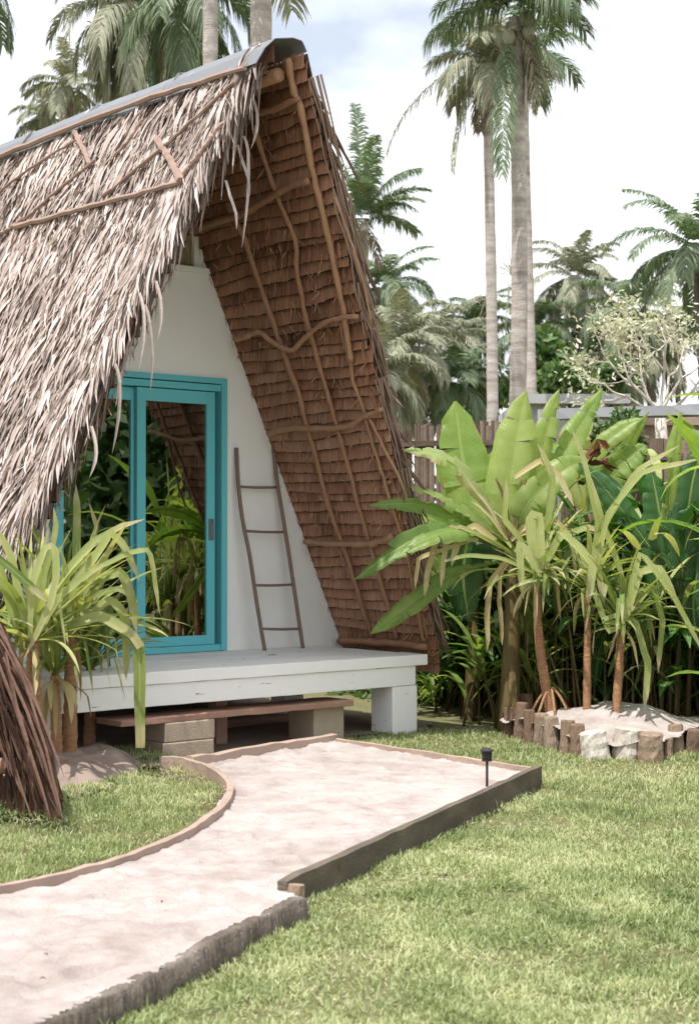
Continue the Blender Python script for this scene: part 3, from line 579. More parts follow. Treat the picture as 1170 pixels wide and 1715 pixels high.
pur = [
 ([(436, 190), (465, 180), (500, 166)], .028, .020, .3), ([(325, 384), (372, 368), (405, 358), (440, 338), (464, 323), (490, 310), (518, 303)], .034, .026, .2),
 ([(393, 569), (412, 564), (434, 556), (450, 568), (467, 579), (488, 586), (509, 568), (541, 541), (571, 532), (598, 530)], .022, .018, .75),
 ([(449, 726), (475, 719), (500, 717), (545, 717), (583, 714), (598, 704), (613, 696), (638, 686)], .026, .016, .6),
 ([(510, 907), (545, 910), (580, 911), (615, 912), (640, 905), (656, 899)], .022, .028, .65), ([(568, 1073), (640, 1077), (713, 1083)], .030, .030, .4)]
for pts, r0, r1, v_ in pur:
    mb = MB(); pole(mb, pts, 1, -.068, r0, r1, v_, k=4 * len(pts)); mb.build('purlin_pole', M['pole'], hut, smooth=True)
# mirrored plain poles on the hidden left side
for w_ in (-.5, -1.0):
    mb = MB(); ss = np.linspace(.3, SLEN - .3, 14); mb.tube(slope_pt(-1, ss, w_ - ss * .03 + .03 * np.sin(ss * 2), -.035), .02, 7); mb.build('rafter_pole', M['pole'], hut, smooth=True)
for s_ in (1.0, 2.1, 3.0, 3.9):
    mb = MB(); ww = np.linspace(-1.2, 0, 8); mb.tube(slope_pt(-1, np.full(8, s_) + .04 * np.sin(ww * 5), ww, -.065), .022, 7); mb.build('purlin_pole', M['pole'], hut, smooth=True)
mb = MB(); mb.tube([(UC, -1.7, APZ - .30), (UC, 0, APZ - .28), (UC, BACKW, APZ - .28)], .05, 9); mb.build('ridge_pole', M['pole'], hut, smooth=True)
mb = MB(); q = loc(onpl(457, 150, HO + HW * -1.35, HW)); mb.tube([q + (0, -.12, 0), q + (.0, .5, 0)], .035, 10); mb.build('beam_end', M['batten'], hut, smooth=True)

# front wall: trapezoid with door opening
D0, D1, DZ0, DZ1 = -2.79, -1.215, 0.602, 2.765
def wall_strip(mbk, z0, z1, ua, ub, va=None, vb=None, y0=0.0, y1=.12):
    """quad prism from z0 to z1 whose side limits are functions"""
    a0, b0 = ua(z0), ub(z0); a1, b1 = ua(z1), ub(z1)
    V = [(a0, y0, z0), (b0, y0, z0), (b1, y0, z1), (a1, y0, z1), (a0, y1, z0), (b0, y1, z0), (b1, y1, z1), (a1, y1, z1)]
    mbk.raw(V, [(0, 1, 2, 3), (5, 4, 7, 6), (0, 4, 5, 1), (3, 2, 6, 7), (0, 3, 7, 4), (1, 5, 6, 2)])
Lf = lambda z: UC - inner_u(z) + .0; Rf = lambda z: UC + inner_u(z) - .0
mb = MB()
wall_strip(mb, .30, DZ1, Lf, lambda z: D0); wall_strip(mb, .30, DZ1, lambda z: D1, Rf)
wall_strip(mb, DZ1, 3.585, Lf, Rf); wall_strip(mb, .30, DZ0 - .004, lambda z: D0, lambda z: D1)
mb.build('front_wall', M['wall'], hut)
mb = MB(); wall_strip(mb, 3.585, 3.625, lambda z: Lf(z) + .02, lambda z: Rf(z) - .02, y0=-.035, y1=.12); mb.build('wall_ledge', M['wall'], hut)
mb = MB(); wall_strip(mb, 3.627, 3.99, lambda z: -1.505, lambda z: max(Rf(z), -1.504), y0=.02, y1=.10); wall_strip(mb, 3.627, 3.99, lambda z: Lf(z), lambda z: Lf(z) + .09, y0=.02, y1=.10)
wall_strip(mb, 3.905, 4.05, lambda z: Lf(z), lambda z: Rf(z) if z > 3.95 else -1.507, y0=.021, y1=.10)
vent = mb.build('vent', M['wall'], hut)
mb = MB(); wall_strip(mb, 3.63, 3.90, lambda z: Lf(z) + .10, lambda z: -1.507, y0=.06, y1=.08)
for x_ in np.arange(-2.45, -1.51, .055): mb.tube([(x_, .05, 3.64), (x_, .05, 3.90)], .003, 4, v=.9)
for z_ in np.arange(3.66, 3.90, .055): mb.tube([(UC - .42, .05, z_), (UC + .49, .05, z_)], .003, 4, v=.9)
mb.build('vent_mesh', M['mesh'], vent)
mb = MB(); wall_strip(mb, 4.06, 4.75, Lf, Rf, y0=.05, y1=.1); mb.build('gable_shade_panel', M['dark'], hut)  # dark panel standing in for the shaded gap above the vent
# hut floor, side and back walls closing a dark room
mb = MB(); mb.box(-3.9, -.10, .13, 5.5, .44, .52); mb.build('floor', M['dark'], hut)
mb = MB(); wall_strip(mb, .52, 4.5, Lf, Rf, y0=5.3, y1=5.4); mb.build('back_wall', M['wall'], hut)
# door
door = MB(); fw = .055
def fr(mbk, a, b, z0, z1, y0, y1, v=.5): mbk.box(a, b, y0, y1, z0, z1, v)
fr(door, D0, D0 + fw, DZ0, DZ1, -.03, .10); fr(door, D1 - fw, D1, DZ0, DZ1, -.03, .10)
fr(door, D0 + fw, D1 - fw, DZ1 - .045, DZ1, -.03, .10); fr(door, D0 + fw, D1 - fw, DZ1 - .105, DZ1 - .052, -.015, .10); fr(door, D0 + fw, D1 - fw, DZ0, DZ0 + .05, -.02, .10)
dr = door.build('sliding_door', M['teal'], hut, bevel=.003)
def panel(a, b, y0, y1, z0, z1, st=.085, sb=.075):
    m_ = MB(); fr(m_, a, a + st, z0, z1, y0, y1); fr(m_, b - st, b, z0, z1, y0, y1); fr(m_, a + st, b - st, z1 - .10, z1, y0 + .002, y1); fr(m_, a + st, b - st, z0, z0 + sb, y0 + .002, y1)
    p_ = m_.build('door_panel', M['teal'], dr, bevel=.003)
    g_ = MB(); g_.box(a + st - .005, b - st + .005, (y0 + y1) / 2 - .003, (y0 + y1) / 2 + .003, z0 + sb - .005, z1 - .095); go = g_.build('glass', M['glass'], dr)
    return p_
panel(-2.045, D1 - fw - .045, 0.0, .035, DZ0 + .052, DZ1 - .112, st=.08)
panel(D0 + fw, -1.99, .045, .08, DZ0 + .052, DZ1 - .112, st=.08)
mb = MB(); hz = loc(onpl(353, 887, HO, HW)); hx = D1 - fw - .045 - .04
mb.box(hx - .022, hx + .022, -.006, -.001, hz[2] - .085, hz[2] + .085, .1)
mb.box(hx - .022, hx - .016, -.012, -.006, hz[2] - .085, hz[2] + .085, .9); mb.box(hx + .016, hx + .022, -.012, -.006, hz[2] - .085, hz[2] + .085, .9); mb.box(hx - .006, hx + .006, -.014, -.006, hz[2] - .05, hz[2] + .05, .9)
mb.build('handle', M['metal'], dr)
# curtains behind the glass, their dimness put into a dark colour
mb = MB()
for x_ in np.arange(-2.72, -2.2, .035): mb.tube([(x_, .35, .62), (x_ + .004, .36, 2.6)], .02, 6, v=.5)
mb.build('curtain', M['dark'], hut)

# deck
mb = MB()
mb.box(-3.95, -.255, -1.33, -1.03, .515, .598, .6, wob=.0015, seg=30)
mb.build('deck_board', M['deck'], hut, bevel=.004)
for q in range(5): mb = MB(); mb.box(-3.95, -.27, -1.026 + q * .2045, -1.026 + q * .2045 + .2, .52, .5965 - .001 * (q % 2), .5 + .1 * (q % 3)); mb.build('deck_board', M['deck'], hut, bevel=.003)
mb = MB(); mb.box(-3.95, -.365, -1.315, -1.20, .365, .513, .6, wob=.002, seg=30); mb.build('deck_beam', M['deck'], hut, bevel=.005)
mb = MB(); mb.box(-3.95, -.40, -.12, -.0, .36, .515, .5); mb.build('deck_beam', M['deck'], hut)
def leg(u0, u1, w0, w1, m_, z1=.364): 
    b_ = MB(); b_.box(u0, u1, w0, w1, -.05, z1, .7, wob=.0, seg=1); b_.build('leg', m_, hut, bevel=.008)
leg(-.60, -.345, -1.31, -1.06, M['deck']); leg(-3.7, -3.45, -1.31, -1.06, M['deck'])
leg(-1.98, -1.88, -.95, -.85, M['plank'], .5)
for u_ in (-3.6, -.35):
    for w_ in (.2, 2.6, 5.0): leg(u_ - .1, u_ + .1, w_, w_ + .2, M['deck'], .43)
leg(-2.1, -1.9, 2.6, 2.8, M['deck'], .43)

# ------------------------------------------------------------------ things at the hut
def hp(a, b, c): return HO + HU * a + HW * b + ZZ * c
lad = empty('ladder', hp(-.65, -.12, .598), HROT, 'thin rustic wooden ladder with four rungs leaning on the white wall', 'ladder')
lo = np.array([-.65, -.12, .598])
lp = lambda x, y, wv: loc(onpl(x, y, HO + HW * wv, HW)) - lo
def railpts(pts):
    n_ = len(pts); return spline([lp(x, y, -.16 * (1 - i / (n_ - 1)) - .03) for i, (x, y) in enumerate(pts)], 24)
mb = MB(); mb.tube(railpts([(444, 1093), (430, 1010), (418, 930), (406, 870), (399, 810), (396, 750)]), .016, 8); mb.build('rail', M['ladder'], lad, smooth=True)
mb = MB(); mb.tube(railpts([(508, 1091), (496, 1010), (484, 930), (474, 868), (464, 805), (459, 754)]), .016, 8); mb.build('rail', M['ladder'], lad, smooth=True)
for (a, b), f in zip([((401, 815), (465, 816)), ((409, 889), (479, 891)), ((424, 980), (490, 979)), ((440, 1053), (502, 1053))], (.8, .55, .3, .12)):
    wv = -.16 * (1 - f) - .03
    mb = MB(); mb.tube(spline([lp(*a, wv), lp((a[0] + b[0]) / 2, (a[1] + b[1]) / 2 + 1, wv), lp(*b, wv)], 6), .011, 7); mb.build('rung', M['ladder'], lad, smooth=True)

def cblock(u0, u1, w0, w1, label):
    e = empty('concrete_block', hp((u0 + u1) / 2, (w0 + w1) / 2, 0), HROT, label, 'concrete block', 'concrete blocks under the step plank')
    hu, hw = (u1 - u0) / 2, (w1 - w0) / 2
    return e, hu, hw
for (u0, u1, w0, w1, z0, z1, lb) in [(-2.71, -2.30, -1.37, -1.06, -.02, .118, 'tan concrete block on the ground at the left end of the step plank'), (-2.70, -2.29, -1.365, -1.065, .121, .252, 'tan concrete block directly under the left end of the step plank'),
                                 (-1.33, -1.04, -1.26, -.96, -.02, .252, 'tan concrete block under the right end of the step plank')]:
    m_ = MB(); hu, hw = (u1 - u0) / 2, (w1 - w0) / 2; m_.box(-hu, hu, -hw, hw, 0, z1 - z0, .5)
    o = m_.build('concrete_block', M['block'], bevel=.008); o.location = hp((u0 + u1) / 2, (w0 + w1) / 2, z0); o.rotation_euler = (0, 0, HROT); tag(o, lb, 'concrete block', 'concrete blocks under the step plank')
m_ = MB(); m_.box(-1.02, 1.02, -.15, .15, 0, .042, .5, wob=.003, seg=14); o = m_.build('step_plank', M['plank'], bevel=.004); o.location = hp(-2.03, -1.20, .254); o.rotation_euler = (0, 0, HROT + R(1.0)); tag(o, 'long reddish plank laid over concrete blocks as a step below the deck', 'plank')
m_ = MB(); m_.tube([(-.5, 0, 0), (0, .02, .01), (.5, 0, 0)], .035, 8, jit=.1); o = m_.build('loose_timber', M['plank']); o.location = hp(-1.1, -.35, .06); o.rotation_euler = (0, 0, HROT); tag(o, 'loose round timber lying in the shade under the deck', 'timber')

# ------------------------------------------------------------------ garden lamp
lp_ = gz(815, 1307, ZP + .012); gl = empty('garden_lamp', lp_, 0, 'small black solar lamp on a spike in the corner of the sand path', 'garden lamp'); gl.scale = (.76, .76, .74)
mb = MB(); mb.tube([(0, 0, -.05), (0, 0, .17)], .010, 8); mb.build('stake', M['black'], gl, smooth=True)
mb = MB(); mb.tube([(0, 0, .150), (0, 0, .158)], .040, 16); mb.tube([(0, 0, .158), (0, 0, .222)], .022, 12, v=.9)
for a_ in range(10): t_ = a_ / 10 * 6.283; mb.tube([(.034 * math.cos(t_), .034 * math.sin(t_), .158), (.034 * math.cos(t_), .034 * math.sin(t_), .226)], .0035, 4)
for z_ in (.180, .202): mb.tube([(0, 0, z_), (0, 0, z_ + .005)], .039, 16)
mb.build('lamp_cage', M['black'], gl)
mb = MB(); mb.tube([(0, 0, .226), (0, 0, .236), (0, 0, .250)], [.048, .048, .026], 16); mb.build('lamp_cap', M['black'], gl)

# ------------------------------------------------------------------ palisade mound
lo_ = MOUNDC - np.array(MOUNDR) * 1.05; hi_ = MOUNDC + np.array(MOUNDR) * 1.05
ang = np.linspace(0, 2 * math.pi, 40); poly = np.stack([MOUNDC[0] + MOUNDR[0] * .99 * np.cos(ang), MOUNDC[1] + MOUNDR[1] * .99 * np.sin(ang)], -1)
tag(grid_patch(MPOLY, .014, lambda X, Y: .095 + .19 * np.exp(-1.6 * mound_r(X, Y) ** 2) + (fbm(X * 5, Y * 5, 14, 5) - .5) * .09, 'sand_mound', M['sand']), kind='structure')
logs = [(852, 1232, 1186, 9, .15, 'narrow red brown'), (869, 1238, 1178, 11, .25, 'slim brown'), (884, 1168, 0, 14, .3, ''), (888, 1246, 1190, 10, .2, 'dark brown'), (905, 1250, 1196, 12, .5, 'grey brown'), (926, 1256, 1202, 13, .55, 'mossy grey'),
        (948, 1262, 1208, 12, .35, 'rough brown'), (969, 1267, 1214, 13, .3, 'split reddish'), (1005, 1273, 1228, 24, .95, 'wide whitish'), (1050, 1272, 1222, 25, .85, 'wide pale grey'), (1092, 1275, 1230, 21, .5, 'stout grey'), (1119, 1268, 1238, 8, .3, 'thin short'), (1136, 1262, 1216, 13, .45, 'olive brown'), (1160, 1262, 1222, 12, .2, 'dark'), (1185, 1250, 1215, 14, .3, 'brown')]
ordn = ['first', 'second', 'third', 'fourth', 'fifth', 'sixth', 'seventh', 'eighth', 'ninth', 'tenth', 'eleventh', 'twelfth', 'thirteenth', 'fourteenth']
ii = 0
for (x, yb, yt, hwpx, v_, ds) in logs:
    if not ds: continue
    p = gz(x, yb, 0); r_ = hwpx * p[1] / FPX; h_ = (yb - yt) * p[1] / FPX; ii += 1; p = p + (0, r_, 0)
    m_ = MB(); tl = rng.normal(0, .02, 2)
    m_.tube([(tl[0] * q, tl[1] * q, -.08 + (h_ + .08) * q) for q in (0, .2, .4, .55, .7, .85, .96, 1)], r_ * np.array([1.02, .98, 1.03, .97, 1.0, .96, .95, .84]), 14, v=v_, jit=.06)
    o = m_.build('log_stake', M['log'], smooth=False); o.location = tuple(p); tag(o, '%s log stake, %s from the left in the ring round the sand mound' % (ds, ordn[ii - 1]), 'log stake', 'log stakes ringing the sand mound')
backs = [(878, 1212, 1162, 13, .15, 'reddish log stake rising behind the left end of the stake ring')]
for (x, yb, yt, hwpx, v_, lb) in backs:
    p = gz(x, yb, 0.05); r_ = hwpx * p[1] / FPX; h_ = (yb - yt) * p[1] / FPX; m_ = MB(); m_.tube([(0, 0, -.1), (0, .01, h_)], r_, 10, v=v_, jit=.06)
    o = m_.build('log_stake', M['log']); o.location = tuple(p); tag(o, lb, 'log stake', 'log stakes ringing the sand mound')
# left mound
poly = np.stack([LMC[0] + .50 * np.cos(ang), LMC[1] + .95 * np.sin(ang)], -1)
tag(grid_patch(poly, .03, lambda X, Y: .0 + .15 * np.clip(1 - lm_r(X, Y) ** 2, 0, 1) ** .7 + (fbm(X * 6, Y * 6, 18, 5) - .5) * .13, 'earth_mound', M['sand_dark']), kind='structure')

OFFT = []
# ================================================================== PLANTS
def strap_crown(mbk, c, n, L_, wd, seed, elr=(5, 85), droop=1.4, kinkp=.3, v=(.2, .9), axis=(0, 0, 1), azr=(0, 360)):
    r = np.random.default_rng(seed); k = 12; t = np.linspace(0, 1, k); ax = nrm(np.array(axis, float))
    az = R(1) * r.uniform(*azr, n); e0 = R(1) * r.uniform(*elr, n); ln = r.uniform(*L_, n)
    dr = r.uniform(.4, 1.0, n) * droop * (1 - .45 * np.sin(e0)); 
    kt = r.uniform(.45, .8, n); kk = (r.uniform(0, 1, n) < kinkp)
    elv = e0[:, None] - dr[:, None] * t ** 1.6
    elv = np.where(kk[:, None] & (t[None] > kt[:, None]), -1.25 + r.normal(0, .15, n)[:, None], elv); elv = np.maximum(elv, -1.5)
    az2 = az[:, None] + (r.normal(0, .35, n)[:, None]) * t
    d = np.stack([np.cos(az2) * np.cos(elv), np.sin(az2) * np.cos(elv), np.sin(elv)], -1)
    st = (ln / (k - 1))[:, None, None]; P = np.cumsum(d * st, 1) - d[:, :1] * st + np.array(c) 
    P = P + (np.stack([np.cos(az), np.sin(az), 0 * az], -1) * .015)[:, None]
    prof = np.interp(t, [0, .15, .5, .8, 1], [.55, .8, 1, .7, .04])
    H = np.stack([-np.cos(az2) * np.sin(elv), -np.sin(az2) * np.sin(elv), np.cos(elv)], -1) + r.normal(0, .25, (n, 1, 3))
    mbk.ribbons(P, r.uniform(*wd, n)[:, None] * prof, H, fold=.3, v=r.uniform(*v, n))
def strap_px(mbk, pts, Yd, wpx, v=.7, k=16, hint=(0, -1, .3), dy=0.0, fold=.3, tip=True, dys=None):
    """hand-placed strap leaf: real strip at world distance Yd (dys: offsets along the leaf)"""
    ny = len(pts); dys = dys or [dy * i / (ny - 1) for i in range(ny)]
    P = np.array([at(x, y, Yd + q) for (x, y), q in zip(pts, dys)])
    # keep kinks crisp: linear resample with light smoothing
    s = np.r_[0, np.cumsum(np.linalg.norm(np.diff(P, axis=0), axis=1))]; t = np.linspace(0, s[-1], k)
    Q = np.stack([np.interp(t, s, P[:, i]) for i in range(3)], -1); Q[1:-1] = .8 * Q[1:-1] + .1 * (Q[2:] + Q[:-2]); Q += np.cumsum(rng.normal(0, .0016, Q.shape), 0)
    v = v * .82; w = .88 * wpx * Yd / FPX / 2; prof = np.interp(np.linspace(0, 1, k), [0, .2, .6, .88, 1], [.6, .9, 1, .8, .04 if tip else .75])
    mbk.ribbons(Q, w * prof, np.array(hint, float), fold=fold, v=v)

def strap_plant(name, label, base, top, trad, nleaf, L_, wd, seed, extra=None, dry=0, group=None, elr=(5, 85), roots=False, cat='plant', stemmat='stem', droop=1.4, kinkp=.3, v=(.15, .9), bend=(0, 0)):
    base = np.array(base); top = np.array(top); e = empty(name, base, 0, label, cat, group)
    m_ = MB(); k = 22; P = spline([base + (0, 0, -.05), (base + top) / 2 + (bend[0], bend[1], 0), top], k)
    m_.tube(P, np.linspace(trad * 1.15, trad * .85, k) * (1 + .12 * (np.arange(k) % 2)), 9, v=.5, jit=.05)
    if roots:
        for a_ in np.linspace(0, 6.28, 8)[:-1] + .3:
            o_ = np.array([math.cos(a_), math.sin(a_), 0]); m_.tube(spline([base + (0, 0, .16) + o_ * .02, base + (0, 0, .09) + o_ * .08, base + o_ * .15 + (0, 0, -.03)], 7), .010, 6, v=.6)
    build_rel(m_, 'stem', M[stemmat], e, smooth=True)
    m_ = MB(); strap_crown(m_, top, nleaf, L_, wd, seed, elr=elr, droop=droop, kinkp=kinkp, v=v)
    if extra:
        for ex in extra: strap_px(m_, **ex)
    build_rel(m_, 'leaves', M['strap'], e, smooth=True)
    if dry:
        m_ = MB(); strap_crown(m_, top - (0, 0, .03), dry, (L_[0] * .6, L_[0] * .95), wd, seed + 99, elr=(-60, 0), droop=1.5, kinkp=.5, v=(.3, 1)); build_rel(m_, 'dry_leaves', M['strap_dry'], e, smooth=True)
    return e
def sp(pts, w, v=.7, **k): d = dict(pts=pts, wpx=w, v=v); d.update(k); return d
# ---- left group
YL = 10.3
G_ = 'strap leaved plants left of the deck'
b1 = gz(150, 1262, .03); YA = b1[1]
strap_plant('strap_leaf_plant', 'strap leaved plant with short scaly trunk nearest the step plank', b1, at(152, 1120, YA), .036, 46, (.45, .75), (.014, .027), 101, dry=4, group=G_, elr=(30, 88), v=(.0, .5), kinkp=.12,
  extra=[sp([(150, 1120), (175, 1045), (205, 985)], 12, .3, Yd=YA), sp([(150, 1115), (140, 1040), (152, 960)], 14, .35, Yd=YA), sp([(152, 1120), (110, 1090), (70, 1020)], 12, .3, Yd=YA)])
b2 = at(118, 1262, YL - .2); b2[2] = .06
strap_plant('strap_leaf_plant', 'tall strap leaved plant with long folded pale leaves hanging before the door', b2, at(118, 1055, YL - .2), .040, 46, (.5, .9), (.014, .027), 102, dry=7, group=G_, elr=(10, 88), v=(.2, .95),
  extra=[sp([(95, 1040), (140, 1025), (180, 1035), (218, 1062), (232, 1078), (234, 1150), (236, 1252)], 25, .55, Yd=YL - .35, k=22, tip=False), sp([(100, 1050), (170, 1030), (222, 1060), (236, 1082)], 22, 1.0, Yd=YL - .37, tip=False),
         sp([(75, 1060), (110, 960), (155, 910), (205, 882), (242, 872)], 15, .85, Yd=YL - .4), sp([(85, 1040), (150, 958), (215, 925), (250, 918), (258, 960), (268, 1026)], 11, .8, Yd=YL - .45, k=24),
         sp([(100, 1060), (150, 975), (205, 955), (222, 1000), (230, 1060)], 20, .6, Yd=YL - .3, k=20), sp([(90, 1020), (150, 945), (188, 888), (212, 912), (236, 968)], 17, 1.0, Yd=YL - .42, k=20),
         sp([(120, 1050), (128, 960), (130, 880), (128, 812)], 17, .55, Yd=YL - .1), sp([(115, 1050), (140, 950), (165, 880), (150, 838)], 10, .8, Yd=YL), sp([(110, 1060), (160, 995), (200, 985), (232, 1010)], 13, .5, Yd=YL - .2),
         sp([(110, 1060), (90, 960), (60, 890), (42, 838)], 14, .7, Yd=YL - .2), sp([(115, 1062), (185, 1000), (210, 1030), (212, 1140)], 18, .9, Yd=YL - .28, k=20)])
b3 = at(62, 1270, YL - .7); b3[2] = .06
strap_plant('strap_leaf_plant', 'dense strap leaved plant partly behind the dry thatch, left edge', b3, at(55, 1075, YL - .7), .042, 50, (.5, .9), (.014, .027), 103, dry=3, group=G_, elr=(10, 88), v=(.15, .9),
  extra=[sp([(50, 1070), (55, 985), (75, 920), (92, 915), (95, 965), (88, 1010), (60, 1075), (42, 1110)], 15, 1.0, Yd=YL - 1.0, k=26), sp([(-20, 920), (30, 960), (82, 1008)], 16, .05, Yd=YL - 1.05), sp([(30, 1060), (5, 960), (-30, 870)], 18, .7, Yd=YL - .8),
         sp([(60, 1060), (75, 960), (95, 880), (90, 850)], 14, .6, Yd=YL - .8), sp([(45, 1050), (20, 930), (-5, 880)], 16, .9, Yd=YL - .9), sp([(60, 1070), (100, 1000), (150, 960), (175, 945)], 14, .75, Yd=YL - .95)])
b4 = at(96, 1258, YL - .3); b4[2] = .06
strap_plant('strap_leaf_plant', 'strap leaved plant with yellow drooping dead leaves in the middle of the clump', b4, at(92, 1130, YL - .3), .034, 26, (.45, .8), (.014, .027), 104, dry=10, group=G_, elr=(20, 88), v=(.0, .6))
b5 = at(-40, 1290, YL - .3); b5[2] = .03
strap_plant('strap_leaf_plant', 'strap leaved plant rising at the left edge against the thatch roof', b5, at(-25, 1060, YL - .3), .04, 30, (.6, .95), (.014, .027), 105, group=G_, elr=(15, 88), v=(.2, .9))

# ---- right group on the mound
G2 = 'strap leaved plants on the sand mound'
base = np.r_[gz(922, 1188, .22)[:2], .22]; Y1 = base[1]
strap_plant('strap_leaf_plant', 'plant with leaning orange brown stem on stilt roots, left on the mound', base, at(897, 965, Y1), .034, 44, (.4, .75), (.014, .027), 111, dry=4, group=G2, elr=(0, 88), roots=True, v=(.1, .85), bend=(-.03, 0),
  extra=[sp([(900, 965), (890, 900), (888, 862), (902, 858), (905, 930), (898, 1000)], 22, 1.0, Yd=Y1 - .2, k=20), sp([(900, 960), (870, 900), (845, 870), (850, 800)], 12, .8, Yd=Y1 - .1), sp([(900, 965), (880, 920), (868, 910), (872, 975), (876, 1005)], 15, 1.0, Yd=Y1 - .25, k=18),
         sp([(905, 960), (935, 900), (985, 880), (1010, 895)], 13, .8, Yd=Y1 - .2), sp([(895, 960), (840, 935), (780, 930), (735, 945)], 9, .5, Yd=Y1 - .1), sp([(897, 960), (840, 915), (770, 880), (740, 900)], 9, .6, Yd=Y1), sp([(900, 955), (915, 880), (925, 800), (900, 745)], 14, .7, Yd=Y1)])
base = np.r_[gz(982, 1190, .24)[:2], .24]; Y2 = base[1]
strap_plant('strap_leaf_plant', 'plant with straight ringed stem in the middle of the mound', base, at(984, 985, Y2), .026, 40, (.4, .75), (.014, .027), 112, dry=3, group=G2, elr=(0, 88), v=(.1, .8),
  extra=[sp([(985, 985), (975, 920), (945, 895), (930, 890)], 16, 1.0, Yd=Y2 - .2), sp([(940, 890), (975, 925), (992, 945), (985, 1010)], 17, 1.0, Yd=Y2 - .28), sp([(985, 980), (1000, 900), (1000, 945), (1010, 1010)], 14, .9, Yd=Y2 - .2, k=18),
         sp([(985, 980), (1000, 880), (975, 770), (955, 720)], 12, .8, Yd=Y2 - .1), sp([(985, 985), (1010, 880), (1060, 790), (1135, 748)], 12, .85, Yd=Y2 - .1), sp([(990, 985), (1020, 860), (1075, 790), (1180, 768)], 12, .9, Yd=Y2 - .2)])
base = np.r_[gz(1030, 1198, .22)[:2], .22]; Y3 = base[1]
strap_plant('strap_leaf_plant', 'plant with dark green inner leaves and long drooping tips, right on the mound', base, at(1042, 1045, Y3), .028, 54, (.4, .7), (.014, .027), 113, dry=4, group=G2, elr=(15, 88), v=(.0, .6),
  extra=[sp([(1042, 1040), (1040, 960), (1010, 880), (990, 800)], 12, .8, Yd=Y3), sp([(1045, 1040), (1068, 960), (1100, 950), (1132, 1005)], 16, 1.0, Yd=Y3 - .2), sp([(1050, 1040), (1062, 1035), (1085, 1110), (1078, 1188)], 14, .8, Yd=Y3 - .15, k=18), sp([(1045, 1035), (1090, 980), (1108, 1040), (1100, 1130)], 12, .65, Yd=Y3 - .1, k=18),
         sp([(1042, 1045), (1005, 1040), (1085, 1010)], 10, .7, Yd=Y3 - .15), sp([(1042, 1045), (1070, 920), (1120, 985), (1180, 1100)], 12, .85, Yd=Y3 - .25, k=20), sp([(1042, 1045), (1020, 1060), (1000, 1000), (985, 960)], 12, .6, Yd=Y3 - .15)])

# ---- banana plants
def banana_leaf(root, pts, Yd, wpx, v=.6, mt='banana', hint=(0, -1, .2), dys=None, tears=5, seed=0, lift=.25, prof=None, label=None):
    r = np.random.default_rng(seed); ny = len(pts); dys = dys or [0] * ny; k = 31
    P = spline([at(x, y, Yd + q) for (x, y), q in zip(pts, dys)], k); t = np.linspace(0, 1, k)
    w = wpx * Yd / FPX / 2; pr = np.interp(t, [0, .02, .12, .35, .7, .9, 1], prof or [.06, .25, .72, 1, .92, .5, .03]); W_ = w * pr
    T = np.gradient(P, axis=0); T = nrm(T); H = np.array(hint, float); S = nrm(np.cross(T, H[None])); N = nrm(np.cross(S, T))
    m_ = MB(); nx = 6
    for sgn in (-1, 1):
        cuts = sorted(set([0, k - 1] + list(r.integers(4, k - 3, tears)))) if tears else [0, k - 1]
        for a, b in zip(cuts[:-1], cuts[1:]):
            dl = r.normal(0, .30) if tears else 0; sk = r.normal(0, .07)
            rows = []
            for i in range(a, b + 1):
                f = (i - a) / max(1, b - a); nar = 1.0 - (.07 * abs(2 * f - 1) ** 6 if tears else 0)
                row = []
                for j in range(nx):
                    q = j / (nx - 1); x = W_[i] * q * nar
                    rip = .006 * math.sin(i * 1.9 + sgn) * q
                    row.append(P[i] + S[i] * sgn * x * math.cos(lift + dl * q) + N[i] * (x * math.sin(lift + dl * q) - .35 * x * q * q + rip) + T[i] * (.10 * x + sk * q * W_[i] / w * .2))
                rows.append(row)
            V = np.array(rows); kk = b - a + 1; ix = np.arange(kk * nx).reshape(kk, nx)
            uv = np.empty((kk, nx, 2)); uv[..., 0] = .5 + sgn * .5 * np.linspace(0, 1, nx)[None]; uv[..., 1] = t[a:b + 1][:, None]
            F = np.stack([ix[:-1, :-1], ix[:-1, 1:], ix[1:, 1:], ix[1:, :-1]], -1).reshape(-1, 4)
            m_.raw(V.reshape(-1, 3), F, v + r.normal(0, .05), uv.reshape(-1, 2))
    m_.tube(P - N * .002, np.linspace(.010, .002, k), 5, v=.95)
    o = build_rel(m_, 'leaf', M[mt], root, smooth=True); return o
def pseudostem(root, base, top, r0, r1, v=.5, sheath=4, name='stem'):
    m_ = MB(); k = 12; P = spline([np.array(base), (np.array(base) + np.array(top)) / 2 + (.01, 0, 0), np.array(top)], k); m_.tube(P, np.linspace(r0, r1, k), 10, v=v, jit=.05)
    for q in range(sheath):
        a_ = rng.uniform(0, 6.28); h = rng.uniform(.2, .8); o_ = np.array([math.cos(a_), math.sin(a_), 0]); p_ = P[int(h * (k - 1))]
        m_.ribbons(np.array([p_ + o_ * r0 * .9, p_ + o_ * (r0 + .03) + (0, 0, -.15), p_ + o_ * (r0 + .05) + (0, 0, -.38), p_ + o_ * (r0 + .04) + (0, 0, -.6)]), [.02, .03, .025, .008], -o_, fold=.3, v=rng.uniform(.1, .7))
    return build_rel(m_, name, M['pseudo'], root, smooth=True)
YB = 12.2
ba = empty('banana_plant', np.r_[at(862, 1180, YB)[:2], 0], 0, 'young banana plant with broad upright sunlit leaves behind the mound', 'banana plant')
pseudostem(ba, np.r_[at(850, 1200, YB)[:2], -.02], at(858, 905, YB), .085, .045, .6)
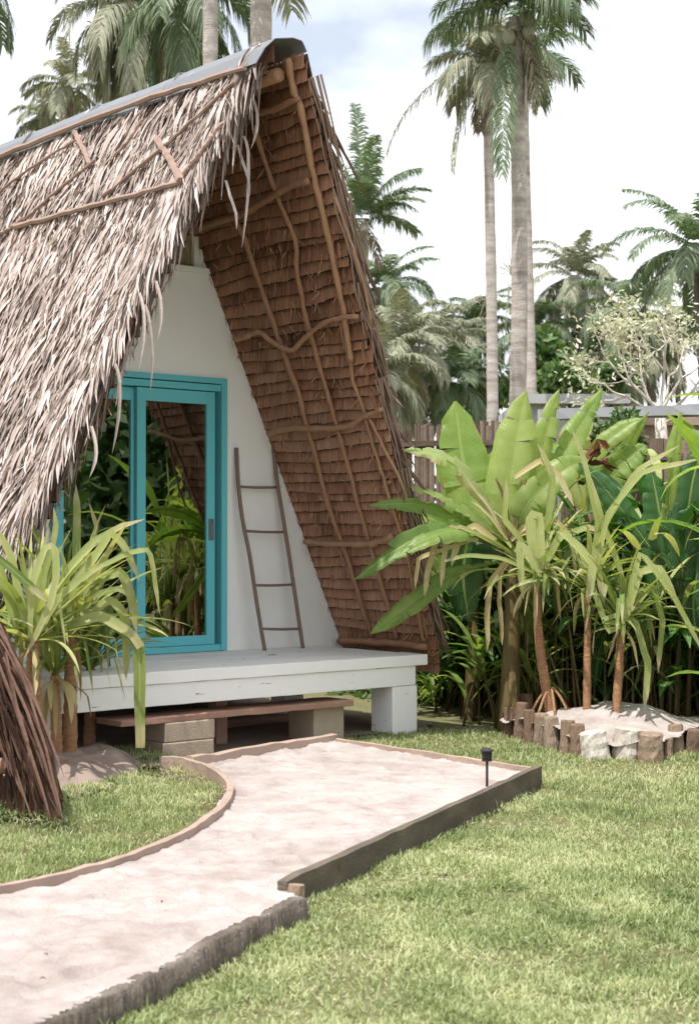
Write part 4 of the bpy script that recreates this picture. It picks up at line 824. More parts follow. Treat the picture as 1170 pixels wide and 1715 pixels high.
for a in [dict(pts=[(852, 915), (800, 850), (775, 770), (762, 672)], wpx=98, v=.6, dys=[0, .1, .2, .3], seed=1, tears=5, prof=[.05, .1, .45, 1, .95, .55, .05]),
          dict(pts=[(855, 915), (846, 840), (862, 740), (880, 655)], wpx=74, v=.95, dys=[0, -.05, 0, .1], seed=2, tears=4, hint=(.1, -1, .1), prof=[.05, .12, .6, 1, .92, .55, .05]),
          dict(pts=[(862, 910), (885, 820), (912, 730), (936, 652)], wpx=48, v=.8, dys=[0, .05, .1, .2], seed=3, tears=6, hint=(.3, -1, 0)),
          dict(pts=[(866, 910), (910, 820), (955, 740), (1008, 650)], wpx=54, v=.6, dys=[0, .1, .3, .4], seed=4, tears=10, hint=(.2, -1, .3)),
          dict(pts=[(850, 912), (800, 820), (740, 765), (672, 752)], wpx=50, v=.6, dys=[0, -.15, -.25, -.3], seed=5, tears=7, prof=[.05, .06, .16, .85, 1, .62, .03], hint=(-.2, -.5, .9), mt='banana_burnt'),
          dict(pts=[(852, 915), (800, 870), (740, 835), (688, 815)], wpx=36, v=.75, dys=[0, -.2, -.3, -.4], seed=6, tears=9, prof=[.05, .06, .16, .85, 1, .62, .03], hint=(-.1, -.6, .8)),
          dict(pts=[(850, 918), (780, 870), (700, 845), (618, 846)], wpx=30, v=.35, dys=[0, -.2, -.35, -.5], seed=7, tears=4, prof=[.05, .06, .16, .85, 1, .62, .03], hint=(0, -.8, .5)),
          dict(pts=[(850, 925), (770, 885), (690, 905), (594, 970)], wpx=46, v=.2, dys=[0, -.3, -.5, -.6], seed=8, tears=5, prof=[.05, .06, .16, .85, 1, .62, .03], hint=(.1, -.8, .7)),
          dict(pts=[(845, 930), (790, 900), (775, 960), (785, 1042)], wpx=86, v=.1, dys=[0, .1, .15, .2], seed=9, tears=1, hint=(0, -1, .1), mt='banana_dark'),
          dict(pts=[(840, 940), (760, 960), (690, 1010), (620, 1062)], wpx=36, v=.55, dys=[0, -.1, -.2, -.3], seed=10, tears=6, prof=[.05, .06, .16, .85, 1, .62, .03], hint=(.1, -.9, .5)),
          dict(pts=[(862, 915), (880, 850), (940, 790), (985, 770)], wpx=60, v=.8, dys=[0, -.1, -.1, 0], seed=11, tears=7, hint=(0, -1, .4)),
          dict(pts=[(850, 925), (780, 890), (720, 900), (660, 935)], wpx=40, v=.6, dys=[0, -.35, -.5, -.6], seed=12, tears=4, hint=(0, -.6, .9))]:
    banana_leaf(ba, a.pop('pts'), YB, a.pop('wpx'), **a)
m_ = MB()
for pts in [[(858, 915), (862, 850), (872, 800)], [(858, 915), (875, 830), (880, 800)], [(855, 915), (845, 840), (830, 800)], [(853, 915), (830, 860), (800, 820)], [(850, 920), (800, 905), (740, 900)], [(852, 925), (800, 930), (720, 925)], [(860, 915), (900, 850), (925, 800)]]:
    m_.tube(spline([at(x, y, YB - .06) for x, y in pts], 8), np.linspace(.018, .008, 8), 6, v=rng.uniform(.6, 1))
build_rel(m_, 'leaf_stalks', M['pseudo'], ba, smooth=True)
for pts, w_, v_ in [([(800, 905), (730, 905), (715, 960), (712, 1000)], 14, .3), ([(810, 900), (750, 880), (742, 930), (738, 985)], 12, .6), ([(790, 905), (700, 935), (694, 990)], 10, .9), ([(830, 905), (795, 880), (770, 900), (757, 950)], 16, .5),
                    ([(845, 900), (820, 850), (795, 820), (780, 800)], 7, 1.), ([(850, 905), (825, 868), (800, 845), (788, 838)], 6, .9), ([(855, 905), (880, 880), (905, 890), (912, 960)], 14, .7), ([(860, 900), (930, 870), (955, 900), (962, 980)], 12, .5),
                    ([(850, 940), (835, 960), (832, 1010), (838, 1080)], 12, .2), ([(845, 940), (818, 975), (812, 1030), (815, 1090)], 14, .4), ([(862, 935), (900, 925), (930, 960), (940, 1040)], 9, .6), ([(860, 800), (905, 770), (935, 800), (958, 850)], 14, .9)]:
    m_ = MB(); strap_px(m_, pts, YB - .35, w_, v=v_, k=18, hint=(rng.normal(0, .3), -1, .3), fold=.5); build_rel(m_, 'dry_leaf', M['strap_dry'], ba, smooth=True)
YC = 13.2
bb = empty('banana_plant', np.r_[at(790, 1180, YC)[:2], 0], 0, 'older banana plant with brown sheathed stem in shade right of the deck', 'banana plant')
pseudostem(bb, np.r_[at(786, 1215, YC)[:2], -.02], at(792, 960, YC), .06, .04, .5)
for a in [dict(pts=[(792, 965), (760, 930), (730, 960), (715, 1030)], wpx=40, v=.5, seed=21, hint=(0, -1, .2)), dict(pts=[(792, 965), (820, 900), (850, 930), (862, 1010)], wpx=44, v=.3, seed=22, hint=(0, -1, .2), mt='banana_dark'),
          dict(pts=[(792, 965), (740, 880), (690, 870), (650, 905)], wpx=44, v=.45, seed=23, hint=(0, -.6, .8)), dict(pts=[(792, 965), (800, 880), (820, 800), (850, 740)], wpx=60, v=.5, seed=24)]:
    banana_leaf(bb, a.pop('pts'), YC, a.pop('wpx'), **a)
bc = empty('banana_plant', np.r_[at(1000, 1000, 13.4)[:2], 0], 0, 'banana plant with a torn pale leaf and brown flower bracts before the wall', 'banana plant')
pseudostem(bc, np.r_[at(985, 1180, 13.4)[:2], -.02], at(985, 860, 13.4), .07, .045, .6)
for a in [dict(pts=[(985, 865), (1000, 800), (1040, 760), (1085, 690)], wpx=30, v=.7, seed=31, hint=(.3, -1, 0), tears=0), dict(pts=[(985, 865), (1020, 800), (1055, 765), (1080, 745)], wpx=58, v=.5, seed=32, hint=(0, -1, .3)),
          dict(pts=[(985, 865), (960, 780), (965, 730), (990, 700)], wpx=60, v=.85, seed=33, hint=(0, -1, .3), mt='banana_burnt', tears=8), dict(pts=[(985, 865), (1000, 760), (1040, 720), (1075, 700)], wpx=36, v=.75, seed=34, hint=(0, -1, .5))]:
    banana_leaf(bc, a.pop('pts'), 13.4, a.pop('wpx'), **a)
for q in range(14):
    m_ = MB(); c_ = at(990 + rng.normal(0, 22), 770 + rng.normal(0, 26), 13.1); d_ = nrm(rng.normal(0, 1, 3)); m_.ribbons(np.array([c_, c_ + d_ * .06, c_ + d_ * .13]), [.03, .045, .005], rng.normal(0, 1, 3), fold=.5, v=rng.uniform(0, 1))
    build_rel(m_, 'bract', M['bract'], bc)

# ---- lance leaved thicket (heliconia) in shade and at the right edge
def lance_clump(label, cpx, Yd, spread, n, top, seed, dark=True, wd=(.045, .085), L_=(.6, 1.0), zlo=.3, mt=None, tilt=.28, stems=True, group='leafy clumps of the thicket', leafrange=(4, 9)):
    r = np.random.default_rng(seed); c = np.r_[at(cpx, 1180, Yd)[:2], 0]; e = empty('lance_leaf_clump', c, 0, label, 'plant', group)
    ms = MB(); ml = MB()
    for s in range(n):
        b = c + np.r_[r.normal(0, spread, 2) * (1, .6), -.02]; h = r.uniform(zlo, 1) * top; ln = r.normal(0, tilt * 1.5, 2)
        tp = b + np.r_[ln * h * .5, h]; P = spline([b, (b + tp) / 2 + np.r_[ln * -.04, 0], tp], 7); ms.tube(P, np.linspace(.013, .006, 7), 5, v=r.uniform(0, .7))
        for q in range(r.integers(*leafrange)):
            f = r.uniform(.12, 1.0) ** .7; p0 = P[min(6, int(f * 6.99))]; az = r.uniform(0, 6.28); e0 = r.uniform(.5, 1.4); L1 = r.uniform(*L_); k = 9; t = np.linspace(0, 1, k)
            ev = e0 - r.uniform(.6, 1.8) * t ** 1.4; d = np.stack([np.cos(az) * np.cos(ev), np.sin(az) * np.cos(ev), np.sin(ev)], -1); Q = p0 + np.cumsum(d, 0) * L1 / k
            Hn = np.stack([-np.cos(az) * np.sin(ev), -np.sin(az) * np.sin(ev), np.cos(ev)], -1)
            ml.ribbons(Q[None], (r.uniform(*wd) * np.interp(t, [0, .1, .4, .75, 1], [.1, .5, 1, .7, .03]))[None], Hn[None], fold=.25, v=r.uniform(0, 1))
    if stems: build_rel(ms, 'stems', M['pseudo'], e, smooth=True)
    build_rel(ml, 'leaves', M[mt or ('banana_dark' if dark else 'banana')], e, smooth=True); return e
lance_clump('tall dark glossy clump at the right edge of the photo', 1150, 12.6, .30, 20, 1.95, 201, L_=(.7, 1.1), wd=(.06, .10), tilt=.15)
lance_clump('dark glossy clump behind the plant with the drooping tips', 1085, 12.9, .28, 18, 1.8, 202, L_=(.6, 1.0), wd=(.05, .09), tilt=.15)
lance_clump('dark clump behind the straight ringed stem on the mound', 1010, 13.2, .30, 16, 1.65, 203, tilt=.2)
lance_clump('dark clump between the banana stem and the mound', 915, 13.3, .28, 16, 1.5, 204, tilt=.2)
lance_clump('shaded clump of lance leaves behind the deck leg and banana stems', 800, 14.0, .35, 16, 1.3, 205, tilt=.25, L_=(.5, .8))
lance_clump('bright strip leaved clump above the wall side of the thicket', 1090, 13.6, .45, 14, 2.0, 206, dark=False, mt='strap', wd=(.025, .05), L_=(.6, 1.1), tilt=.2)
lance_clump('yellow green clump beside the brown flower bracts', 960, 13.7, .3, 10, 1.9, 207, dark=False, mt='strap', wd=(.025, .045), L_=(.5, .9), tilt=.2)
lance_clump('low feathery clump in the gap right of the deck leg', 722, 13.6, .16, 12, .35, 208, dark=False, mt='banana', wd=(.008, .016), L_=(.2, .4), tilt=.4, stems=False)
lance_clump('dark clump filling the shade behind the sand mound', 1060, 14.0, .5, 26, 1.5, 209, tilt=.3)
lance_clump('dark clump against the fence behind the bananas', 880, 14.3, .5, 24, 1.5, 210, tilt=.3)
lance_clump('sunlit mid green clump filling the space between banana stem and mound plants', 930, 12.7, .25, 14, 1.75, 211, dark=False, mt='banana', wd=(.03, .055), L_=(.5, .9), tilt=.2)
lance_clump('sunlit yellow green clump behind the straight ringed stem', 1025, 12.5, .25, 14, 1.7, 212, dark=False, mt='strap', wd=(.02, .04), L_=(.5, .9), tilt=.2)
lance_clump('mid green clump at the foot of the older banana', 840, 12.9, .2, 9, .9, 213, dark=False, mt='banana', wd=(.025, .045), L_=(.3, .6), tilt=.3)
# big named leaves on the right edge
be = empty('lance_leaf_clump', np.r_[at(1130, 1180, 12.1)[:2], 0], 0, 'clump of very large dark paddle leaves right of the mound plants', 'plant', 'leafy clumps of the thicket')
for x_ in (1105, 1130, 1150, 1172, 1195):
    m_ = MB(); m_.tube(spline([np.r_[at(x_, 1180, 12.2)[:2], -.02], at(x_ + 6, 1000, 12.2), at(x_ + 2, 880, 12.2)], 9), np.linspace(.02, .01, 9), 6, v=.2)
    build_rel(m_, 'stem', M['pseudo'], be, smooth=True)
for a in [dict(pts=[(1107, 900), (1120, 840), (1128, 760), (1140, 690)], wpx=30, v=.75, hint=(.2, -1, 0), mt='banana'), dict(pts=[(1090, 920), (1045, 860), (1005, 810), (968, 775)], wpx=42, v=.3, hint=(-.3, -.8, .5)),
          dict(pts=[(1130, 960), (1110, 900), (1100, 840), (1090, 790)], wpx=60, v=.35, hint=(0, -1, .1)), dict(pts=[(1150, 960), (1150, 880), (1160, 800), (1180, 740)], wpx=58, v=.2, hint=(0, -1, .1)),
          dict(pts=[(1130, 900), (1105, 870), (1095, 930), (1105, 1010)], wpx=62, v=.3, hint=(0, -1, .2)), dict(pts=[(1160, 880), (1150, 850), (1140, 930), (1150, 1010)], wpx=66, v=.1, hint=(0, -1, .2)), dict(pts=[(1175, 900), (1165, 960), (1160, 1020), (1170, 1090)], wpx=56, v=.25, hint=(0, -1, .2)),
          dict(pts=[(1195, 960), (1180, 880), (1190, 800), (1215, 730)], wpx=60, v=.4, hint=(0, -1, .1))]:
    banana_leaf(be, a.pop('pts'), 12.1, a.pop('wpx'), tears=3, seed=int(a['v'] * 100), mt=a.pop('mt', 'banana_dark'), **a)
# more planting beyond the frame on the right: it fills the reflection in the door
for i_, (x_, y_, h_) in enumerate([(3.4, 11.2, 2.0), (3.6, 12.4, 2.2), (4.4, 11.9, 2.4)]):
    c_ = np.array([x_, y_, 0]); px_ = CX + x_ / y_ * FPX
    lance_clump(['bright green clump just outside the right edge, seen in the door glass', 'tall bright clump outside the right edge, behind the first', 'tallest bright clump farthest outside the right edge'][i_], px_, y_, .35, 18, h_, 220 + i_, dark=False, mt='banana', wd=(.06, .11), L_=(.7, 1.2), tilt=.2)

for i_, (x_, y_, h_, lb) in enumerate([(5.6, 11.6, 2.2, 'dense green tree standing off the right edge, nearest the fence'), (6.2, 9.6, 2.4, 'dense green tree standing off the right edge, in the middle of the lawn side'), (6.0, 13.6, 2.6, 'dense green tree behind the right end of the fence')]):
    OFFT.append((x_, y_, h_, lb))
# ------------------------------------------------------------------ fences and wall
def picket_fence(label, p0, p1, h, seed, w=.035, gap=.0, rail=True, name='reed_fence'):
    p0 = np.array(p0, float); p1 = np.array(p1, float); d = p1 - p0; L0 = np.linalg.norm(d); d /= L0; r = np.random.default_rng(seed)
    e = empty(name, np.r_[p0, 0], math.atan2(d[1], d[0]), label, 'fence'); m_ = MB(); x = 0
    while x < L0:
        ww = w * r.uniform(.7, 1.3); hh = h + r.normal(0, .025); m_.tube([(x, r.normal(0, .006), -.03), (x + r.normal(0, .01), r.normal(0, .006), hh)], ww * .62, 6, v=r.uniform(0, 1)); x += ww + gap * r.uniform(.6, 1.4)
    m_.build('pickets', M['fence'], e)
    if rail:
        for z_ in (h - .18, h * .55):
            m_ = MB(); m_.box(0, L0, -.06, -.025, z_ - .03, z_ + .03, .2, wob=.004, seg=12); m_.build('rail', M['fence'], e)
    return e
pf = at(640, 722, 17.0); pg = at(905, 712, 16.0)
picket_fence('close set brown reed fence between the hut and the tall palm trunks', pf[:2] - (3, 0), pg[:2], pf[2], 5, gap=-.009)
ph_ = at(905, 700, 15.9); pi_ = at(1300, 690, 15.0)
picket_fence('dark picket fence with wide gaps below the grey wall', ph_[:2], pi_[:2], at(1100, 735, 15.5)[2], 6, w=.09, gap=.03)
m_ = MB(); e = empty('capping_beam', np.r_[ph_[:2], 0], math.atan2(pi_[1] - ph_[1], pi_[0] - ph_[0]), 'weathered flat beam on posts running above the picket fence', 'beam')
Lb = np.linalg.norm(pi_[:2] - ph_[:2]); zt = at(1100, 690, 15.5)[2]; m_.box(0, Lb, -.12, .14, zt - .05, zt + .05, .4, wob=.006, seg=14); m_.build('beam', M['grey_wall'], e)
m_ = MB()
for x_ in np.linspace(.1, Lb - .1, 6): m_.box(x_ - .04, x_ + .04, -.02, .06, 0, zt - .052, .4)
m_.build('posts', M['fence'], e)
# grey flat roofed building
gw0 = at(915, 668, 24); e = empty('grey_building', np.r_[gw0[:2], 0], 0, 'low grey building with a flat slab roof behind the thicket', 'building')
wz = at(960, 678, 24)[2]; wid = (1045 - 915) / FPX * 24
m_ = MB(); m_.box(-.3, wid - .1, 0, 4, -.02, wz, .4, wob=.0, seg=1); m_.build('wall', M['grey_wall'], e)
m_ = MB(); m_.box(-.35, wid + .05, -.25, 4.2, wz + .002, at(960, 662, 24)[2], .8, wob=.004, seg=8); m_.build('roof_slab', M['grey_wall'], e)
for x_ in (.32, .95, 1.35): m_ = MB(); m_.box(x_, x_ + .05, -.03, .0, wz - .9, wz - .01, .1); m_.build('mullion', M['board'], e)
m_ = MB(); m_.box(wid - .095, wid + .2, -.1, .3, -.02, wz, .2); m_.build('corner_post', M['board_top'], e)
m_ = MB(); m_.box(wid + .3, wid + 3.2, 1, 3, -.02, wz - .25, .4); m_.box(wid + .2, wid + 3.3, .8, 3.2, wz - .248, wz - .12, .4); tag(e, None); m_.build('lower_wing', M['board_top'], e)

def leafball(mbk, blobs, n, size, seed, vr=(0, 1)):
    r = np.random.default_rng(seed); B = np.array([b[:3] for b in blobs]); Rr = np.array([b[3:6] if len(b) > 4 else (b[3],) * 3 for b in blobs])
    i = r.choice(len(blobs), n, p=(Rr.prod(1) / Rr.prod(1).sum())); d = nrm(r.normal(0, 1, (n, 3))); rad = r.uniform(.35, 1.08, n) ** .6
    c = B[i] + d * Rr[i] * rad[:, None]
    dr = nrm(r.normal(0, 1, (n, 3)) + (0, 0, -.3)); s = r.uniform(*size, n)
    P = c[:, None] + dr[:, None] * (s[:, None] * np.array([0, .5, 1]))[..., None]
    mbk.ribbons(P, s[:, None] * np.array([.06, .26, .02]), d + r.normal(0, .6, (n, 3)), v=np.clip(r.uniform(*vr, n), 0, 1))
def bush(label, px, py, Yd, rx, rz, n, size, seed, mt='bush', cat='bush', nb=7, trunk=True, name='bush', group=None):
    r = np.random.default_rng(seed); c = at(px, py, Yd); e = empty(name, np.r_[c[:2], 0], 0, label, cat, group); bl = []
    for q in range(nb): o_ = r.normal(0, .5, 3) * (rx, rx * .7, rz); bl.append(tuple(c + o_) + (rx * r.uniform(.35, .6), rx * .5, rz * r.uniform(.35, .6)))
    m_ = MB(); leafball(m_, bl, n, size, seed); build_rel(m_, 'crown', M[mt], e)
    if trunk:
        m_ = MB(); b0 = np.r_[c[:2], -.05]; m_.tube(spline([b0, (b0 + c) / 2 + (.1, 0, 0), c], 8), np.linspace(.09, .04, 8), 7)
        for b in bl[:4]: m_.tube(spline([(b0 + c) / 2 + (.1, 0, 0), c + (0, 0, -.2), np.array(b[:3])], 6), np.linspace(.04, .012, 6), 5)
        build_rel(m_, 'trunk', M['bark_dark'], e, smooth=True)
    return e
# creeper hanging on the fence beam
bush('dark small leaved creeper hanging over the beam beside the banana leaves', 1040, 728, 15.2, .26, .24, 1500, (.05, .09), 301, name='creeper', cat='creeper', trunk=False, nb=9)
bush('low sunlit weeds seen through the gap behind the deck', 560, 1160, 17.5, .7, .25, 900, (.08, .14), 302, mt='pale_leaf', name='weeds', cat='weeds', trunk=False, nb=6)
bush('green shrub behind the hut floor, left part of the gap', 500, 1175, 20, 1.5, .35, 900, (.08, .16), 303, trunk=False, nb=7)
bush('rounded green tree behind the pale leafed tree', 905, 630, 52, .9, 1.6, 2200, (.3, .5), 304, name='broadleaf_tree', cat='tree')
bush('small round green tree left of the grey roof', 985, 645, 50, 1.1, .8, 1800, (.3, .45), 305, name='broadleaf_tree', cat='tree')
bush('dark green tree between the slender trunk and the ringed trunk', 805, 672, 55, .9, .7, 1800, (.3, .5), 306, name='broadleaf_tree', cat='tree')
for i_, (x_, y_, h_, lb) in enumerate(OFFT): bush(lb, CX + x_ / y_ * FPX, CY + 42.5 - (h_ - EH) / y_ * FPX, y_, 1.3, 1.9, 4200, (.16, .30), 330 + i_, name='broadleaf_tree', cat='tree', nb=14)
bush('shaded leafy shrub behind the deck leg', 700, 1165, 15.6, 1.1, .35, 4500, (.09, .18), 344, nb=12)
bush('dark leafy shrub deep in the thicket behind the mound', 1010, 1060, 14.6, 1.0, .55, 5000, (.10, .2), 341, nb=12)
bush('dark leafy shrub against the fence right of the deck', 800, 1080, 15.0, .8, .5, 4000, (.10, .2), 342, nb=10)
bush('dark leafy shrub at the right end of the thicket', 1180, 1030, 14.2, .7, .7, 4000, (.10, .2), 343, nb=10)
# understory wood behind the fence
m_ = MB(); bl = []
r = np.random.default_rng(310)
for q in range(34): bl.append((r.uniform(-14, 34), r.uniform(60, 70), r.uniform(.5, 3.2), 2.6, 1.5, r.uniform(1.5, 2.6)))
leafball(m_, bl, 16000, (.4, .8), 311)
o = m_.build('far_undergrowth', M['bush']); tag(o, 'dense far green undergrowth filling the gap below the distant palms', 'undergrowth', kind='stuff')
# dark hedge backing the thicket (outside face of the fence is in shade)

# ================================================================== PALMS
def frond(mbl, mbr, base, az, e0, L_, droop, seed, nl=46, ll=.7, lw=.022, hang=.5, v=(.2, .9), gapf=0.0, twist=.0):
    r = np.random.default_rng(seed); k = 14; t = np.linspace(0, 1, k); ev = np.maximum(e0 - droop * t ** 1.35, -1.54); a2 = az + twist * t
    d = np.stack([np.cos(a2) * np.cos(ev), np.sin(a2) * np.cos(ev), np.sin(ev)], -1); P = base + np.cumsum(d, 0) * L_ / k; P = np.vstack([base[None], P]); d = np.vstack([d[:1], d])
    mbr.tube(P, np.linspace(.028, .005, k + 1) * L_ / 3.0, 5, v=.7, cap=False)
    tt = np.linspace(.13, .995, nl); tt = np.repeat(tt, 2) + r.normal(0, .006, nl * 2); tt = np.clip(tt, .1, 1); sd = np.tile([-1., 1.], nl)
    if gapf: kp = r.uniform(0, 1, nl * 2) > gapf; tt = tt[kp]; sd = sd[kp]
    n = len(tt); f = tt * k; i = np.minimum(f.astype(int), k - 1); fr_ = (f - i)[:, None]; c = P[i] * (1 - fr_) + P[i + 1] * fr_; T = nrm(d[i] * (1 - fr_) + d[i + 1] * fr_)
    S = nrm(np.cross(T, np.array([0, 0, 1.]) + np.array([math.cos(az), math.sin(az), 0]) * .01)); N = np.cross(S, T)
    fwd = .45 + .5 * tt + r.normal(0, .14, n); D = nrm(S * sd[:, None] + T * fwd[:, None] + N * (.28 + r.normal(0, .10, n))[:, None])
    ln = ll * np.interp(tt, [.1, .3, .6, .9, 1], [.55, 1, 1, .62, .4]) * r.uniform(.65, 1.15, n); hg = hang * r.uniform(.7, 1.3, n)
    q = np.array([0, .35, .7, 1.]); Q = c[:, None] + D[:, None] * (ln[:, None] * q * (1 - .25 * q * hg[:, None]))[..., None] + np.array([0, 0, -1.]) * (ln[:, None] * hg[:, None] * q ** 2 * .8)[..., None]
    mbl.ribbons(Q, lw * np.array([.8, 1, .8, .08]) * r.uniform(.8, 1.2, n)[:, None], N + r.normal(0, .15, (n, 3)), v=np.clip(r.uniform(*v, n) + .15 * (tt - .5), 0, 1))
def palm(label, cpx, cpy, Yd, basepx, tr, L_, nf, seed, mt='palm', tm='bark', er=(-.5, 1.4), droop=(1.2, 2.0), ll=.7, lw=.03, nl=44, dead=0, nuts=0, bend=0.0, extra=None, group='coconut palms behind the garden', trunkvis=True, hang=.5, azr=None, tfat=None):
    c = at(cpx, cpy, Yd); b = np.r_[at(basepx, 900, Yd)[:2], -.05]; e = empty('palm_tree', b, 0, label, 'palm', group); r = np.random.default_rng(seed)
    m_ = MB(); k = 40; P = spline([b, (b + c) / 2 + (bend, 0, 0), c], k); rr = np.linspace(tr * 1.15, tr * .85, k) * (1 + .05 * (np.arange(k) % 2)); rr[0] = tr * 1.5
    m_.tube(P, rr, 12, v=.55, jit=.03); build_rel(m_, 'trunk', M[tm], e, smooth=True)
    ml = MB(); mr = MB(); top = c + (0, 0, .1)
    for q in range(nf):
        az = q * 2.399 + r.uniform(-.3, .3) if azr is None else r.uniform(*azr); f = (q + .5) / nf; e0 = er[1] + (er[0] - er[1]) * f + r.normal(0, .08)
        frond(ml, mr, top, az, e0, L_ * r.uniform(.85, 1.1), r.uniform(*droop) * (.55 + .45 * math.cos(e0 * .6)), seed * 50 + q, nl=nl, ll=ll, lw=lw, hang=hang * (1.4 if e0 < .3 else .8))
    if extra:
        for kw in extra: frond(ml, mr, **kw)
    cr = build_rel(ml, 'crown', M[mt], e); build_rel(mr, 'leaf_stalks', M['palm_dry'], cr)
    if dead:
        md = MB(); mr = MB()
        for q in range(dead): frond(md, mr, top + (0, 0, -.15), r.uniform(0, 6.28), r.uniform(-1.2, -.6), L_ * r.uniform(.55, .95), .9, seed * 70 + q, nl=nl // 2, ll=ll * .6, lw=lw, hang=1.0, gapf=.3)
        do = build_rel(md, 'dead_fronds', M['palm_dry'], e)
        md.V = mr.V; md = mr; build_rel(md, 'leaf_stalks', M['palm_dry'], do)
    if nuts:
        mn = MB()
        for q in range(nuts):
            a_ = r.uniform(0, 6.28); p_ = top + np.array([math.cos(a_) * tr * 1.7, math.sin(a_) * tr * 1.7, r.uniform(-.45, .0)]); mn.tube([p_ + (0, 0, z_) for z_ in (-.12, -.08, 0, .08, .12)], [.03, .08, .105, .08, .03], 8, v=r.uniform(0, 1))
        build_rel(mn, 'coconuts', M['palm_pale'], e, smooth=True)
    return e
Rd = R(1)
# the three tall trunks right of centre
cA = at(864, 50, 23)
palm('tallest and thickest palm of the three standing close together, right of centre', 864, 30, 23, 850, .118, 1.5, 20, 401, er=(.2, 1.5), droop=(1.1, 1.9), ll=.5, lw=.012, nl=80, dead=7, hang=.9, nuts=9, bend=.10,
     extra=[dict(base=cA + (-.1, -.1, 0), az=-1.9, e0=-1.2, L_=2.3, droop=.35, seed=901, nl=110, ll=.34, lw=.010, hang=.9, gapf=.1)])
cB = at(815, 125, 27)
palm('slender pale trunked palm, leftmost of the three standing close together', 815, 120, 27, 824, .093, 1.25, 16, 402, er=(.0, 1.5), droop=(1.4, 2.1), ll=.5, lw=.013, nl=70, dead=8, hang=.9, nuts=12, bend=.04, mt='palm_pale',
     extra=[dict(base=cB + (0, -.1, .35), az=math.pi + .1, e0=-.42, L_=2.5, droop=.85, seed=903, nl=90, ll=.36, lw=.014, hang=1.2), dict(base=cB + (-.2, -.1, .1), az=math.pi + .5, e0=-1.2, L_=1.9, droop=.3, seed=904, nl=34, ll=.22, lw=.014, hang=1.2)])
palm('palm trunk standing half behind the thickest trunk, right of centre', 874, 100, 30, 898, .105, 1.4, 12, 403, er=(.0, 1.3), ll=.5, lw=.014, nl=60, hang=.9)
# palm beside the roof edge
cD = at(610, 372, 40)
palm('solitary palm with upright fronds directly right of the thatch roof edge', 610, 372, 40, 614, .105, 2.0, 10, 404, er=(.1, .9), droop=(.8, 1.2), ll=.6, lw=.015, nl=120, dead=3,
     extra=[dict(base=cD, az=math.pi * .62, e0=1.45, L_=3.2, droop=.15, seed=911, nl=150, ll=.6, lw=.015, hang=.6), dict(base=cD, az=.05, e0=1.25, L_=2.1, droop=1.1, seed=912, nl=130, ll=.6, lw=.015, hang=.8), dict(base=cD, az=-.2, e0=.85, L_=1.5, droop=1.5, seed=913, nl=80, ll=.45, lw=.014, hang=.9),
            dict(base=cD, az=3.3, e0=1.3, L_=2.4, droop=.6, seed=914, nl=130, ll=.6, lw=.015, hang=.7), dict(base=cD, az=-1.4, e0=1.1, L_=2.4, droop=.5, seed=915, nl=130, ll=.6, lw=.015, hang=.7)])
# distant palms along the garden edge; pale leaf colour on some stands in for haze
far = [('distant palm just right of the roof with orange dead fronds under its crown', 645, 485, 60, 645, 2.4, 16, 'palm', 3), ('broad palm low beside the roof edge, above the reed fence', 668, 590, 48, 668, 2.4, 20, 'palm_pale', 4),
       ('pale drooping palm between the roof edge and the slender trunk', 735, 590, 55, 735, 2.6, 18, 'palm_pale', 4), ('small palm directly left of the slender trunk', 800, 548, 62, 800, 2.0, 14, 'palm', 2), ('palm half hidden behind the thick trunk, on its right', 893, 560, 60, 893, 2.2, 14, 'palm', 2),
       ('palm with a round crown above the grey building', 965, 470, 62, 968, 2.6, 18, 'palm_pale', 4), ('lower palm crown under the round one, above the grey roof', 985, 560, 66, 985, 2.6, 16, 'palm', 4), ('palm with a pointed spear leaf right of the round crown', 1055, 525, 58, 1050, 2.6, 16, 'palm', 3),
       ('large palm cut by the right edge of the photo', 1165, 425, 45, 1172, 3.0, 18, 'palm', 3), ('palm with yellow fronds low behind the reed fence', 630, 640, 44, 630, 2.0, 14, 'palm_pale', 3), ('low bushy palm left of the slender trunk, close to the fence top', 762, 645, 50, 762, 2.0, 16, 'palm', 2),
       ('small faded palm crown above the roof ridge, farthest left', 118, 150, 60, 118, 2.2, 12, 'palm_pale', 2), ('low faded palm peeping over the left end of the ridge', 78, 205, 66, 78, 1.8, 9, 'palm_pale', 0),
       ('pale palm low behind the bare branches of the pale tree', 1085, 590, 64, 1085, 2.6, 16, 'palm_pale', 3), ('palm behind the pale tree, just inside the right edge', 1130, 560, 70, 1132, 2.8, 16, 'palm_pale', 3), ('low palm above the left end of the grey roof', 925, 590, 66, 925, 2.4, 14, 'palm_pale', 3), ('low palm behind the right end of the grey roof', 1030, 620, 60, 1030, 2.2, 14, 'palm_pale', 2),
       ('low palm filling the gap beside the roof above the fence', 700, 665, 52, 700, 2.3, 16, 'palm_pale', 3)]
for i_, (lb, x, y, Yd, bx, L_, nf, mt, dd) in enumerate(far):
    palm(lb, x, y, Yd, bx, .13, L_, nf + 6, 420 + i_, mt=mt, tm='bark_dark', er=(-.5, 1.4), droop=(1.1, 1.9), ll=.62, lw=.021, nl=84, dead=dd, hang=.8, bend=.15)
